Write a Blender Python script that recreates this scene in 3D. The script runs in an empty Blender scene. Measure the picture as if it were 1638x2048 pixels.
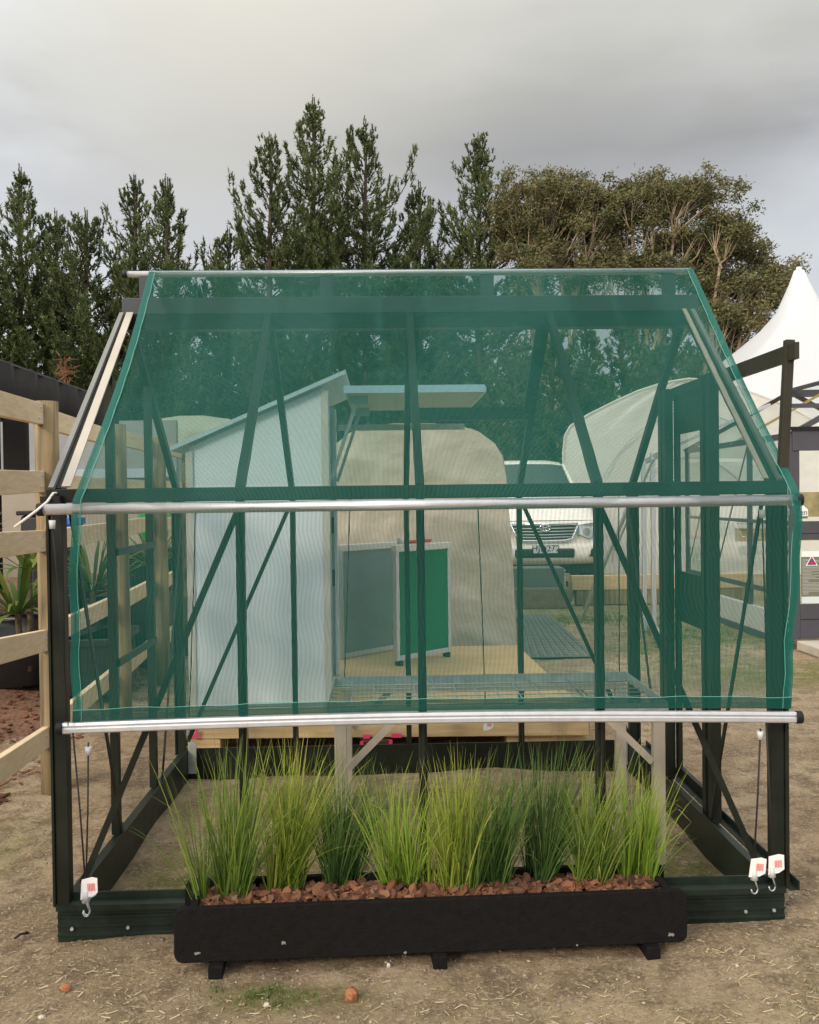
import bpy, math, random
import numpy as np
from mathutils import Vector, Matrix, Quaternion

# ------------------------------------------------------------------ camera, sky, sun, exposure
S = bpy.context.scene
COL = S.collection
R = math.radians
cam_d = bpy.data.cameras.new('camera'); cam = bpy.data.objects.new('camera', cam_d); COL.objects.link(cam)
YAW, PIT, ROL = R(1.67), R(0.92), 0.0125
Fw = Vector((math.sin(YAW)*math.cos(PIT), math.cos(YAW)*math.cos(PIT), -math.sin(PIT)))
R0 = Vector((math.cos(YAW), -math.sin(YAW), 0)); U0 = R0.cross(Fw)
Rv = R0*math.cos(ROL) - U0*math.sin(ROL); Uv = R0*math.sin(ROL) + U0*math.cos(ROL)
M = Matrix((Rv, Uv, -Fw)).transposed().to_4x4(); M.translation = (0, 0, 1.5)
cam.matrix_world = M
cam_d.sensor_fit = 'HORIZONTAL'; cam_d.sensor_width = 36.0
cam_d.lens = 36.0*1850/1638
cam_d.clip_start = 0.05; cam_d.clip_end = 2000
S.camera = cam

SUN_AZ = (-0.62, -0.78); SUN_EL = R(27)
W = bpy.data.worlds.new('World'); S.world = W; W.use_nodes = True
def world():
    nt = W.node_tree; N = nt.nodes; L = nt.links; N.clear()
    out = N.new('ShaderNodeOutputWorld'); bg = N.new('ShaderNodeBackground'); bg.inputs[1].default_value = 0.1
    sky = N.new('ShaderNodeTexSky'); sky.sky_type = 'NISHITA'; sky.sun_disc = False
    sky.sun_elevation = SUN_EL; sky.sun_rotation = math.atan2(SUN_AZ[0], SUN_AZ[1]); sky.air_density = 1.0
    tc = N.new('ShaderNodeTexCoord'); sep = N.new('ShaderNodeSeparateXYZ'); L.new(tc.outputs['Generated'], sep.inputs[0])
    # cloud layer: soft grey deck, brighter overhead, darker belly lower down
    mp = N.new('ShaderNodeMapping'); mp.inputs['Scale'].default_value = (1.6, 1.6, 4.2); mp.inputs['Location'].default_value = (0.35, 0.1, 0.22)
    L.new(tc.outputs['Generated'], mp.inputs[0])
    n1 = N.new('ShaderNodeTexNoise'); n1.inputs['Scale'].default_value = 1.5; n1.inputs['Detail'].default_value = 5; n1.inputs['Roughness'].default_value = 0.48
    L.new(mp.outputs[0], n1.inputs[0])
    # elevation plus noise drives a ramp
    a = N.new('ShaderNodeMath'); a.operation = 'MULTIPLY_ADD'; L.new(n1.outputs[0], a.inputs[0]); a.inputs[1].default_value = 0.20; a.inputs[2].default_value = -0.10
    b = N.new('ShaderNodeMath'); b.operation = 'ADD'; L.new(a.outputs[0], b.inputs[0]); L.new(sep.outputs[2], b.inputs[1])
    cr = N.new('ShaderNodeValToRGB'); L.new(b.outputs[0], cr.inputs[0])
    e = cr.color_ramp.elements; K = 1/3
    e[0].position = 0.0; e[0].color = (.52*K, .57*K, .64*K, 1)
    e[1].position = 1.0; e[1].color = (1.9*K, 1.86*K, 1.78*K, 1)
    for p, c in ((.12, (.62, .66, .72)), (.22, (.62, .645, .68)), (.30, (.53, .54, .56)), (.355, (.43, .43, .428)), (.41, (.53, .525, .495)), (.47, (.76, .75, .69)), (.55, (1.0, .98, .92)), (.7, (1.4, 1.37, 1.30))):
        q = e.new(p); q.color = (*[x*K for x in c], 1)
    # brighter breaks in the deck towards the sides
    mp2 = N.new('ShaderNodeMapping'); mp2.inputs['Scale'].default_value = (1.0, 1.0, 2.4); mp2.inputs['Location'].default_value = (2.3, 0.4, 1.1)
    L.new(tc.outputs['Generated'], mp2.inputs[0])
    n2 = N.new('ShaderNodeTexNoise'); n2.inputs['Scale'].default_value = 3.2; n2.inputs['Detail'].default_value = 6; n2.inputs['Roughness'].default_value = 0.5
    L.new(mp2.outputs[0], n2.inputs[0])
    ax = N.new('ShaderNodeMath'); ax.operation = 'SUBTRACT'; L.new(sep.outputs[0], ax.inputs[0]); ax.inputs[1].default_value = 0.03
    ab = N.new('ShaderNodeMath'); ab.operation = 'ABSOLUTE'; L.new(ax.outputs[0], ab.inputs[0])
    mr = N.new('ShaderNodeMapRange'); mr.interpolation_type = 'SMOOTHSTEP'; L.new(ab.outputs[0], mr.inputs[0]); mr.inputs[1].default_value = 0.16; mr.inputs[2].default_value = 0.48
    m2 = N.new('ShaderNodeMapRange'); m2.interpolation_type = 'SMOOTHSTEP'; L.new(n2.outputs[0], m2.inputs[0]); m2.inputs[1].default_value = 0.34; m2.inputs[2].default_value = 0.66
    mm = N.new('ShaderNodeMath'); mm.operation = 'MULTIPLY'; L.new(mr.outputs[0], mm.inputs[0]); L.new(m2.outputs[0], mm.inputs[1])
    m3 = N.new('ShaderNodeMath'); m3.operation = 'MULTIPLY'; L.new(mm.outputs[0], m3.inputs[0]); m3.inputs[1].default_value = 0.95
    brk = N.new('ShaderNodeMix'); brk.data_type = 'RGBA'; L.new(m3.outputs[0], brk.inputs[0]); L.new(cr.outputs[0], brk.inputs[6]); brk.inputs[7].default_value = (.80*K, .83*K, .86*K, 1)
    # thin warm-lit part of the deck high in front
    dt = N.new('ShaderNodeVectorMath'); dt.operation = 'DISTANCE'; L.new(tc.outputs['Generated'], dt.inputs[0]); dt.inputs[1].default_value = (-.12, .86, .50)
    gl = N.new('ShaderNodeMapRange'); gl.interpolation_type = 'SMOOTHSTEP'; L.new(dt.outputs['Value'], gl.inputs[0]); gl.inputs[1].default_value = .34; gl.inputs[2].default_value = .02; gl.inputs[4].default_value = .7
    gw = N.new('ShaderNodeMix'); gw.data_type = 'RGBA'; L.new(gl.outputs[0], gw.inputs[0]); L.new(brk.outputs[2], gw.inputs[6]); gw.inputs[7].default_value = (.82*K, .79*K, .69*K, 1)
    # deck brightened overhead and behind the camera, out of view, to light the scene
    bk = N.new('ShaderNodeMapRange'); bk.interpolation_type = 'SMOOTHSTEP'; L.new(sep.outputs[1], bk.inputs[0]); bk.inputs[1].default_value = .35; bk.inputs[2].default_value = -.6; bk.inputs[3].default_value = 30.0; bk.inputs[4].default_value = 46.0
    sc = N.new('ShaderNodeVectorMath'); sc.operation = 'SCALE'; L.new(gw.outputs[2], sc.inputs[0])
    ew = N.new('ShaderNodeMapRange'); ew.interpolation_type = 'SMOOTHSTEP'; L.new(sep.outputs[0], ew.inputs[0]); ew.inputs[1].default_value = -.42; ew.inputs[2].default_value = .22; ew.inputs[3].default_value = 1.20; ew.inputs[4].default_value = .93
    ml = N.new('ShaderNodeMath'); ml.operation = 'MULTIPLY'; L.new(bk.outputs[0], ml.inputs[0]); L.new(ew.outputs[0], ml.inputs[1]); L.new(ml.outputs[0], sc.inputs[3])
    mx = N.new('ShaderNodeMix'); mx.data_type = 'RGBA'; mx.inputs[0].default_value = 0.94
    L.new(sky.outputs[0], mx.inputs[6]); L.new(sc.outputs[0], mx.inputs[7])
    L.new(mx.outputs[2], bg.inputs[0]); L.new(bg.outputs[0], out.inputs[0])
world()
sun_d = bpy.data.lights.new('sun', 'SUN'); sun_d.energy = 2.2; sun_d.angle = R(11); sun_d.color = (1, .86, .66)
sun = bpy.data.objects.new('sun', sun_d); COL.objects.link(sun)
h = math.cos(SUN_EL)/math.hypot(*SUN_AZ)
sun.rotation_euler = Vector((SUN_AZ[0]*h, SUN_AZ[1]*h, math.sin(SUN_EL))).to_track_quat('Z', 'Y').to_euler()
S.view_settings.view_transform = 'Standard'; S.view_settings.look = 'None'; S.view_settings.exposure = 0.0; S.view_settings.gamma = 1
S.render.engine = 'CYCLES'
S.cycles.max_bounces = 8; S.cycles.transparent_max_bounces = 24; S.cycles.caustics_reflective = False; S.cycles.caustics_refractive = False

rnd = random.Random(7)
U = rnd.uniform

# ------------------------------------------------------------------ mesh builder and scene helpers
class MB:
    def __init__(s): s.v = []; s.f = []; s.sm = []
    def add(s, vs, fs, smooth=False):
        o = len(s.v); s.v += [tuple(p) for p in vs]; s.f += [tuple(i+o for i in f) for f in fs]; s.sm += [smooth]*len(fs)
        return s
    def box(s, x0, x1, y0, y1, z0, z1):
        return s.add([(x0,y0,z0),(x1,y0,z0),(x1,y1,z0),(x0,y1,z0),(x0,y0,z1),(x1,y0,z1),(x1,y1,z1),(x0,y1,z1)],
                     [(0,3,2,1),(4,5,6,7),(0,1,5,4),(1,2,6,5),(2,3,7,6),(3,0,4,7)])
    def bar(s, p, q, w, h, up=(0,0,1)):
        p = Vector(p); q = Vector(q); d = (q-p).normalized(); a = d.cross(Vector(up))
        if a.length < 1e-4: a = d.cross(Vector((0,1,0)))
        a.normalize(); b = a.cross(d); a = a*w/2; b = b*h/2
        vs = [p-a-b, p+a-b, p+a+b, p-a+b, q-a-b, q+a-b, q+a+b, q-a+b]
        return s.add(vs, [(0,1,2,3),(7,6,5,4),(0,4,5,1),(1,5,6,2),(2,6,7,3),(3,7,4,0)])
    def tube(s, pts, r, n=8, cap=True):
        pts = [Vector(p) for p in pts]; m = len(pts)
        rs = r if isinstance(r, (list, tuple)) else [r]*m
        prev = None; vs = []
        for i, p in enumerate(pts):
            d = (pts[min(i+1, m-1)]-pts[max(i-1, 0)]).normalized()
            if prev is None:
                a = d.orthogonal().normalized()
            else:
                a = (prev - d*prev.dot(d))
                a = a.normalized() if a.length > 1e-6 else d.orthogonal().normalized()
            prev = a; b = d.cross(a)
            for k in range(n):
                t = 2*math.pi*k/n; vs.append(p + (a*math.cos(t)+b*math.sin(t))*rs[i])
        fs = []
        for i in range(m-1):
            for k in range(n):
                k2 = (k+1) % n; fs.append((i*n+k, i*n+k2, (i+1)*n+k2, (i+1)*n+k))
        o = len(s.v)
        s.add(vs, fs, True)
        if cap: s.f += [tuple(o+k for k in reversed(range(n))), tuple(o+(m-1)*n+k for k in range(n))]; s.sm += [False]*2
        return s
    def extrude(s, prof, a, b, axis):   # closed 2-D profile swept along an axis from a to b
        n = len(prof)
        def P(u, w, t): return {'x': (t,u,w), 'y': (u,t,w), 'z': (u,w,t)}[axis]
        vs = [P(u,w,a) for u,w in prof] + [P(u,w,b) for u,w in prof]
        fs = [(i, (i+1)%n, n+(i+1)%n, n+i) for i in range(n)] + [tuple(reversed(range(n))), tuple(range(n,2*n))]
        return s.add(vs, fs)
    def xf(s, m, start=0):
        s.v[start:] = [tuple(m @ Vector(p)) for p in s.v[start:]]; return s
    def build(s, name, mat, parent=None, bevel=0, smooth=None):
        me = bpy.data.meshes.new(name); me.from_pydata(s.v, [], s.f)
        me.polygons.foreach_set('use_smooth', s.sm if smooth is None else [smooth]*len(s.f))
        me.materials.append(mat); me.update()
        return link(name, me, parent, bevel)
def link(name, me, parent=None, bevel=0):
    o = bpy.data.objects.new(name, me); COL.objects.link(o)
    if parent:
        o.parent = parent
        if parent.type == 'EMPTY' and any(abs(c) > 1e-9 for c in parent.location): pass
    if bevel:
        b = o.modifiers.new('bevel', 'BEVEL'); b.width = bevel; b.segments = 2; b.limit_method = 'ANGLE'; b.angle_limit = R(40)
    return o
def np_mesh(name, V, F, mat, parent=None, attrs=None):
    V = np.asarray(V, dtype=np.float32); F = np.asarray(F, dtype=np.int32); k = F.shape[1]
    me = bpy.data.meshes.new(name); me.vertices.add(len(V)); me.vertices.foreach_set('co', V.ravel())
    me.loops.add(F.size); me.loops.foreach_set('vertex_index', F.ravel()); me.polygons.add(len(F))
    me.polygons.foreach_set('loop_start', np.arange(0, F.size, k, dtype=np.int32))
    me.update(calc_edges=True); me.materials.append(mat)
    for an, av in (attrs or {}).items():
        at = me.attributes.new(an, 'FLOAT', 'POINT'); at.data.foreach_set('value', np.asarray(av, dtype=np.float32))
    return link(name, me, parent)
def tag(o, label, cat, group=None):
    o['label'] = label; o['category'] = cat
    if group: o['group'] = group
    return o
def thing(name, label, cat, group=None):    # Empty that parents the parts (parts carry world coordinates)
    o = bpy.data.objects.new(name, None); COL.objects.link(o); o.empty_display_size = 0.1
    return tag(o, label, cat, group)
def base(o, loc):                            # put a thing's Empty at its base without moving its parts
    o.location = loc
    mi = Matrix.Translation(loc).inverted()
    def go(c): c.matrix_parent_inverse = mi
    for c in o.children: go(c)
def struct(o, kind='structure'): o['kind'] = kind; return o
def copy_tree(o, parent=None):
    c = o.copy(); COL.objects.link(c)
    if parent: mi = o.matrix_parent_inverse.copy(); c.parent = parent; c.matrix_parent_inverse = mi
    for ch in list(o.children): copy_tree(ch, c)
    return c

# ------------------------------------------------------------------ materials
def mat(name, col, rough=.6, metal=0, spec=.5, bump=0, bscale=60, vary=0, vscale=6, emit=0, coords='Object'):
    m = bpy.data.materials.new(name); m.use_nodes = True; nt = m.node_tree; b = nt.nodes['Principled BSDF']; L = nt.links
    b.inputs['Base Color'].default_value = (*col, 1); b.inputs['Roughness'].default_value = rough; b.inputs['Metallic'].default_value = metal
    b.inputs['Specular IOR Level'].default_value = spec
    tc = nt.nodes.new('ShaderNodeTexCoord')
    if vary:
        n = nt.nodes.new('ShaderNodeTexNoise'); n.inputs['Scale'].default_value = vscale; n.inputs['Detail'].default_value = 8; n.inputs['Roughness'].default_value = .62
        L.new(tc.outputs[coords], n.inputs[0])
        hs = nt.nodes.new('ShaderNodeMix'); hs.data_type = 'RGBA'
        hs.inputs[6].default_value = (*[c*(1-vary) for c in col], 1); hs.inputs[7].default_value = (*[min(1, c*(1+vary)) for c in col], 1)
        mr = nt.nodes.new('ShaderNodeMapRange'); mr.inputs[1].default_value = .3; mr.inputs[2].default_value = .7; L.new(n.outputs[0], mr.inputs[0])
        L.new(mr.outputs[0], hs.inputs[0]); L.new(hs.outputs[2], b.inputs['Base Color'])
        rr = nt.nodes.new('ShaderNodeMapRange'); rr.inputs[3].default_value = max(.05, rough-.12); rr.inputs[4].default_value = min(1, rough+.12); L.new(n.outputs[0], rr.inputs[0]); L.new(rr.outputs[0], b.inputs['Roughness'])
    if bump:
        n = nt.nodes.new('ShaderNodeTexNoise'); n.inputs['Scale'].default_value = bscale; n.inputs['Detail'].default_value = 6
        L.new(tc.outputs[coords], n.inputs[0])
        bp = nt.nodes.new('ShaderNodeBump'); bp.inputs['Strength'].default_value = bump; bp.inputs['Distance'].default_value = .01
        L.new(n.outputs[0], bp.inputs['Height']); L.new(bp.outputs[0], b.inputs['Normal'])
    return m
def wood(name, light, dark, scale=(3, 40, 40), rough=.75, knots=True):
    m = bpy.data.materials.new(name); m.use_nodes = True; nt = m.node_tree; N = nt.nodes; L = nt.links; b = N['Principled BSDF']
    tc = N.new('ShaderNodeTexCoord'); mp = N.new('ShaderNodeMapping'); mp.inputs['Scale'].default_value = scale; L.new(tc.outputs['Object'], mp.inputs[0])
    n = N.new('ShaderNodeTexNoise'); n.inputs['Scale'].default_value = 1; n.inputs['Detail'].default_value = 8; n.inputs['Distortion'].default_value = .6; L.new(mp.outputs[0], n.inputs[0])
    cr = N.new('ShaderNodeValToRGB'); cr.color_ramp.elements[0].position = .3; cr.color_ramp.elements[1].position = .68
    cr.color_ramp.elements[0].color = (*dark, 1); cr.color_ramp.elements[1].color = (*light, 1); L.new(n.outputs[0], cr.inputs[0])
    n2 = N.new('ShaderNodeTexNoise'); n2.inputs['Scale'].default_value = 5; n2.inputs['Detail'].default_value = 4; L.new(tc.outputs['Object'], n2.inputs[0])
    mr = N.new('ShaderNodeMapRange'); mr.inputs[1].default_value = .35; mr.inputs[2].default_value = .75; mr.inputs[3].default_value = 0; mr.inputs[4].default_value = .5; L.new(n2.outputs[0], mr.inputs[0])
    mx = N.new('ShaderNodeMix'); mx.data_type = 'RGBA'; L.new(mr.outputs[0], mx.inputs[0]); L.new(cr.outputs[0], mx.inputs[6]); mx.inputs[7].default_value = (*dark, 1)
    last = mx.outputs[2]
    if knots:
        vo = N.new('ShaderNodeTexVoronoi'); vo.inputs['Scale'].default_value = 4.2; L.new(tc.outputs['Object'], vo.inputs[0])
        k = N.new('ShaderNodeMapRange'); k.inputs[1].default_value = .03; k.inputs[2].default_value = .09; k.inputs[3].default_value = .75; k.inputs[4].default_value = 0; L.new(vo.outputs['Distance'], k.inputs[0])
        m2 = N.new('ShaderNodeMix'); m2.data_type = 'RGBA'; L.new(k.outputs[0], m2.inputs[0]); L.new(last, m2.inputs[6]); m2.inputs[7].default_value = (dark[0]*.55, dark[1]*.45, dark[2]*.4, 1); last = m2.outputs[2]
    L.new(last, b.inputs['Base Color']); b.inputs['Roughness'].default_value = rough; b.inputs['Specular IOR Level'].default_value = .3
    bp = N.new('ShaderNodeBump'); bp.inputs['Strength'].default_value = .35; bp.inputs['Distance'].default_value = .004; L.new(n.outputs[0], bp.inputs['Height']); L.new(bp.outputs[0], b.inputs['Normal'])
    return m
def island_mat(name, cols, rough=.8, trans=0.0, attr=None, bump=0):   # colour picked per loose piece (or from a stored value)
    m = bpy.data.materials.new(name); m.use_nodes = True; nt = m.node_tree; N = nt.nodes; L = nt.links; b = N['Principled BSDF']
    if attr:
        g = N.new('ShaderNodeAttribute'); g.attribute_name = attr; src = g.outputs['Fac']
    else:
        g = N.new('ShaderNodeNewGeometry'); src = g.outputs['Random Per Island']
    cr = N.new('ShaderNodeValToRGB'); e = cr.color_ramp.elements
    e[0].position = 0; e[0].color = (*cols[0], 1); e[1].position = 1; e[1].color = (*cols[-1], 1)
    for i, c in enumerate(cols[1:-1]): q = e.new((i+1)/(len(cols)-1)); q.color = (*c, 1)
    L.new(src, cr.inputs[0]); L.new(cr.outputs[0], b.inputs['Base Color']); b.inputs['Roughness'].default_value = rough; b.inputs['Specular IOR Level'].default_value = .25
    if bump:
        tc = N.new('ShaderNodeTexCoord'); n = N.new('ShaderNodeTexNoise'); n.inputs['Scale'].default_value = 70; n.inputs['Detail'].default_value = 5; L.new(tc.outputs['Object'], n.inputs[0])
        bp = N.new('ShaderNodeBump'); bp.inputs['Strength'].default_value = bump; bp.inputs['Distance'].default_value = .006; L.new(n.outputs[0], bp.inputs['Height']); L.new(bp.outputs[0], b.inputs['Normal'])
    if trans:
        t = N.new('ShaderNodeBsdfTranslucent'); L.new(cr.outputs[0], t.inputs[0]); mx = N.new('ShaderNodeMixShader'); mx.inputs[0].default_value = trans
        out = N['Material Output']; L.new(b.outputs[0], mx.inputs[1]); L.new(t.outputs[0], mx.inputs[2]); L.new(mx.outputs[0], out.inputs[0])
    return m
def film(name, col, trans=.4, rough=.35, vary=.12, bump=.4, bscale=5):   # plastic sheet or fabric that lets light through
    m = mat(name, col, rough, vary=vary, vscale=3, bump=bump, bscale=bscale); nt = m.node_tree; N = nt.nodes; L = nt.links
    t = N.new('ShaderNodeBsdfTranslucent'); t.inputs[0].default_value = (*col, 1); mx = N.new('ShaderNodeMixShader'); mx.inputs[0].default_value = trans
    L.new(N['Principled BSDF'].outputs[0], mx.inputs[1]); L.new(t.outputs[0], mx.inputs[2]); L.new(mx.outputs[0], N['Material Output'].inputs[0])
    for n in N:
        if n.type == 'BUMP': n.inputs['Distance'].default_value = .05
    return m
def glass(name, tint=(.93, .97, .95), rough=.03, strength=1.0):
    m = bpy.data.materials.new(name); m.use_nodes = True; nt = m.node_tree; N = nt.nodes; L = nt.links; N.remove(N['Principled BSDF'])
    t = N.new('ShaderNodeBsdfTransparent'); t.inputs[0].default_value = (*tint, 1); g = N.new('ShaderNodeBsdfGlossy'); g.inputs['Roughness'].default_value = rough
    f = N.new('ShaderNodeFresnel'); f.inputs[0].default_value = 1.5; mu = N.new('ShaderNodeMath'); mu.operation = 'MULTIPLY'; mu.inputs[1].default_value = strength
    L.new(f.outputs[0], mu.inputs[0]); mx = N.new('ShaderNodeMixShader'); L.new(mu.outputs[0], mx.inputs[0]); L.new(t.outputs[0], mx.inputs[1]); L.new(g.outputs[0], mx.inputs[2]); L.new(mx.outputs[0], N['Material Output'].inputs[0])
    return m
m_frame = mat('green_black_powder_coat', (.012, .015, .010), .45, spec=.3, vary=.25, vscale=9)
m_frame2 = mat('bronze_black_powder_coat', (.036, .030, .020), .42, spec=.3, vary=.2, vscale=9)
m_base = mat('dark_green_base_steel', (.013, .021, .015), .42, spec=.3, vary=.35, vscale=14)
m_ridge = mat('slate_grey_coat', (.038, .042, .046), .45, vary=.12)
m_verge = mat('grey_verge_coat', (.19, .19, .18), .45, vary=.1)
m_alu = mat('brushed_aluminium', (.64, .65, .69), .42, metal=.7, vary=.06, vscale=30)
m_galv = mat('galvanised_steel', (.50, .54, .55), .42, metal=.6, vary=.22, vscale=22)
m_cap = mat('black_plastic', (.010, .010, .012), .5, spec=.3)
m_black = mat('black_stained_timber', (.009, .0082, .008), .8, spec=.12, bump=.4, bscale=140, vary=.28, vscale=40)
m_beige = mat('beige_powder_coat', (.50, .43, .35), .5, vary=.1, vscale=12)
m_pale = mat('pale_glazing_cap', (.46, .415, .35), .35, vary=.08)
m_net = bpy.data.materials.new('green_shade_net'); m_net.use_nodes = True
def _net():
    nt = m_net.node_tree; N = nt.nodes; L = nt.links; b = N['Principled BSDF']; c = (.004, .165, .130, 1)
    b.inputs['Base Color'].default_value = c; b.inputs['Roughness'].default_value = .45
    t = N.new('ShaderNodeBsdfTranslucent'); t.inputs[0].default_value = (.012, .17, .13, 1); mx = N.new('ShaderNodeMixShader'); mx.inputs[0].default_value = .3
    L.new(b.outputs[0], mx.inputs[1]); L.new(t.outputs[0], mx.inputs[2]); L.new(mx.outputs[0], N['Material Output'].inputs[0])
_net()
m_stitch = mat('pale_green_thread', (.13, .43, .36), .6)
m_pine = wood('fresh_pine_timber', (.82, .66, .45), (.66, .50, .31), (6, 6, 60))
m_pinex = wood('sawn_pine_timber', (.66, .50, .30), (.46, .32, .16), (3, 30, 50))
m_post = wood('treated_round_pole', (.38, .285, .155), (.11, .083, .052), (26, 26, 1.6))
m_ply = wood('plywood_sheet', (.58, .42, .22), (.48, .33, .16), (3, 14, 20), knots=False)
m_panel = mat('pale_blue_sheet_steel', (.62, .71, .80), .42, vary=.05, vscale=3, bump=.06, bscale=14)
m_panelg = mat('grey_felt_panel', (.23, .26, .28), .85, vary=.08, bump=.2, bscale=220)
m_felt = mat('green_felt_panel', (.012, .16, .065), .85, vary=.12, vscale=30, bump=.3, bscale=240)
m_cream = film('cream_plastic_cover', (.66, .57, .47), .2, .4, .12, 1.0, 3.2)
m_white = film('white_tent_fabric', (.93, .94, .96), .5, .5, .0, .1, 2)
m_poly = film('milky_tunnel_film', (.88, .86, .83), .5, .3, .06, .7, 3)
m_green_film = film('pale_green_film', (.62, .66, .56), .3, .35, .08, .5, 3)
m_red = mat('red_plastic', (.55, .03, .035), .45)
m_pink = mat('hot_pink_tape', (.80, .05, .16), .5)
m_paper = mat('white_tag', (.82, .80, .79), .6)
m_print = mat('red_print', (.80, .25, .25), .6)
m_cord = mat('black_elastic_cord', (.018, .016, .018), .7)
m_grey = mat('pale_grey_plastic', (.55, .56, .57), .5)
m_rope = mat('white_rope', (.72, .70, .66), .8)
m_soil = mat('dark_gap', (.01, .009, .008), .95)
m_glass = glass('clear_pane', strength=.3); m_glassr = glass('roof_pane', (.92, .96, .94), .06, .08)

# ------------------------------------------------------------------ ground
def ground_mat():
    m = bpy.data.materials.new('dry_dirt_and_worn_turf'); m.use_nodes = True; nt = m.node_tree; N = nt.nodes; L = nt.links; b = N['Principled BSDF']
    g = N.new('ShaderNodeNewGeometry'); P = g.outputs['Position']
    def noise(scale, det=6, rough=.6, off=0):
        n = N.new('ShaderNodeTexNoise'); n.inputs['Scale'].default_value = scale; n.inputs['Detail'].default_value = det; n.inputs['Roughness'].default_value = rough
        if off:
            v = N.new('ShaderNodeVectorMath'); v.operation = 'ADD'; v.inputs[1].default_value = (off, off*1.7, 0); L.new(P, v.inputs[0]); L.new(v.outputs[0], n.inputs[0])
        else: L.new(P, n.inputs[0])
        return n.outputs[0]
    def rng(x, a, c, lo=0, hi=1):
        r = N.new('ShaderNodeMapRange'); r.interpolation_type = 'SMOOTHSTEP'; L.new(x, r.inputs[0]); r.inputs[1].default_value = a; r.inputs[2].default_value = c; r.inputs[3].default_value = lo; r.inputs[4].default_value = hi; return r.outputs[0]
    def mix(f, a, c):
        x = N.new('ShaderNodeMix'); x.data_type = 'RGBA'; L.new(f, x.inputs[0])
        for s, i in ((a, 6), (c, 7)):
            if isinstance(s, tuple): x.inputs[i].default_value = (*s, 1)
            else: L.new(s, x.inputs[i])
        return x.outputs[2]
    def math_(op, a, c):
        x = N.new('ShaderNodeMath'); x.operation = op; x.use_clamp = True
        for s, i in ((a, 0), (c, 1)):
            if isinstance(s, (int, float)): x.inputs[i].default_value = s
            else: L.new(s, x.inputs[i])
        return x.outputs[0]
    def blob(x, y, rx, ry):
        v = N.new('ShaderNodeVectorMath'); v.operation = 'SUBTRACT'; v.inputs[1].default_value = (x, y, 0); L.new(P, v.inputs[0])
        s = N.new('ShaderNodeVectorMath'); s.operation = 'MULTIPLY'; s.inputs[1].default_value = (1/rx, 1/ry, 0); L.new(v.outputs[0], s.inputs[0])
        l = N.new('ShaderNodeVectorMath'); l.operation = 'LENGTH'; L.new(s.outputs[0], l.inputs[0]); return rng(l.outputs['Value'], .3, 1.15, 1, 0)
    base_ = mix(rng(noise(1.6, 8), .35, .68), (.38, .275, .170), (.57, .435, .285))
    base_ = mix(rng(noise(7, 8, .72, 3), .42, .62), base_, (.25, .18, .118))
    base_ = mix(rng(noise(60, 6, .7, 9), .50, .66, 0, .85), base_, (.64, .53, .37))
    base_ = mix(rng(noise(130, 3, .6, 5), .56, .68, 0, .85), base_, (.13, .090, .056))
    # straw-bleached strip nearest the camera side
    straw = math_('MULTIPLY', blob(1.0, 2.1, 3.2, .75), rng(noise(14, 6, .65, 12), .42, .62))
    base_ = mix(straw, base_, (.50, .405, .235))
    # worn turf: patchy, thicker where a few plots lie
    gsum = None
    for q in ((-2.15, 4.0, .75, .55), (-1.9, 3.3, .4, .3), (.0, 4.5, 1.1, .55), (-.62, 3.75, .5, .35), (2.4, 11.2, 1.6, .7), (3.6, 10, 1.5, 1.2), (2.6, 9.0, .8, .4), (1.75, 2.8, .5, .3), (1.1, 3.7, .4, .4), (3.6, 12, 4, .6), (-.3, 2.78, .3, .12), (3.5, 7.6, 1.4, .8)):
        q = blob(*q); gsum = q if gsum is None else math_('MAXIMUM', gsum, q)
    gm = math_('MULTIPLY', gsum, rng(noise(7, 8, .72, 20), .34, .56, 0, .9))
    gcol = mix(rng(noise(40, 4, .6, 31), .4, .65), (.15, .17, .05), (.30, .26, .10))
    base_ = mix(gm, base_, gcol)
    far = N.new('ShaderNodeSeparateXYZ'); L.new(P, far.inputs[0])
    base_ = mix(rng(far.outputs[1], 16, 24), base_, (.10, .12, .045))
    L.new(base_, b.inputs['Base Color']); b.inputs['Roughness'].default_value = .95; b.inputs['Specular IOR Level'].default_value = .15
    bp = N.new('ShaderNodeBump'); bp.inputs['Strength'].default_value = 1.0; bp.inputs['Distance'].default_value = .03; L.new(noise(38, 9, .75, 2), bp.inputs['Height']); L.new(bp.outputs[0], b.inputs['Normal'])
    return m
def gz(x, y):     # gentle lumps of the trodden ground near the greenhouse
    d = max(0, 1-max(0, (y-9)/4)) if y > 9 else 1
    return d*(.010*math.sin(3.1*x+1.3*y)+.008*math.sin(5.7*x-4.3*y+1)+.006*math.sin(11*x+9*y)) - .012
def build_ground():
    xs = [-400, -120, -40, -14] + [-7+i*.1 for i in range(141)] + [14, 40, 120, 400]
    ys = [-60, -10, -2, .6] + [1+i*.1 for i in range(121)] + [15, 20, 40, 90, 200, 500]
    V = []; F = []
    for y in ys:
        for x in xs: V.append((x, y, gz(x, y) if abs(x) <= 7 and 1 <= y <= 13 else -.012))
    w = len(xs)
    for j in range(len(ys)-1):
        for i in range(w-1): F.append((j*w+i, j*w+i+1, (j+1)*w+i+1, (j+1)*w+i))
    o = np_mesh('ground', V, F, ground_mat()); o.data.polygons.foreach_set('use_smooth', [True]*len(F)); struct(o)
build_ground()

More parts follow.
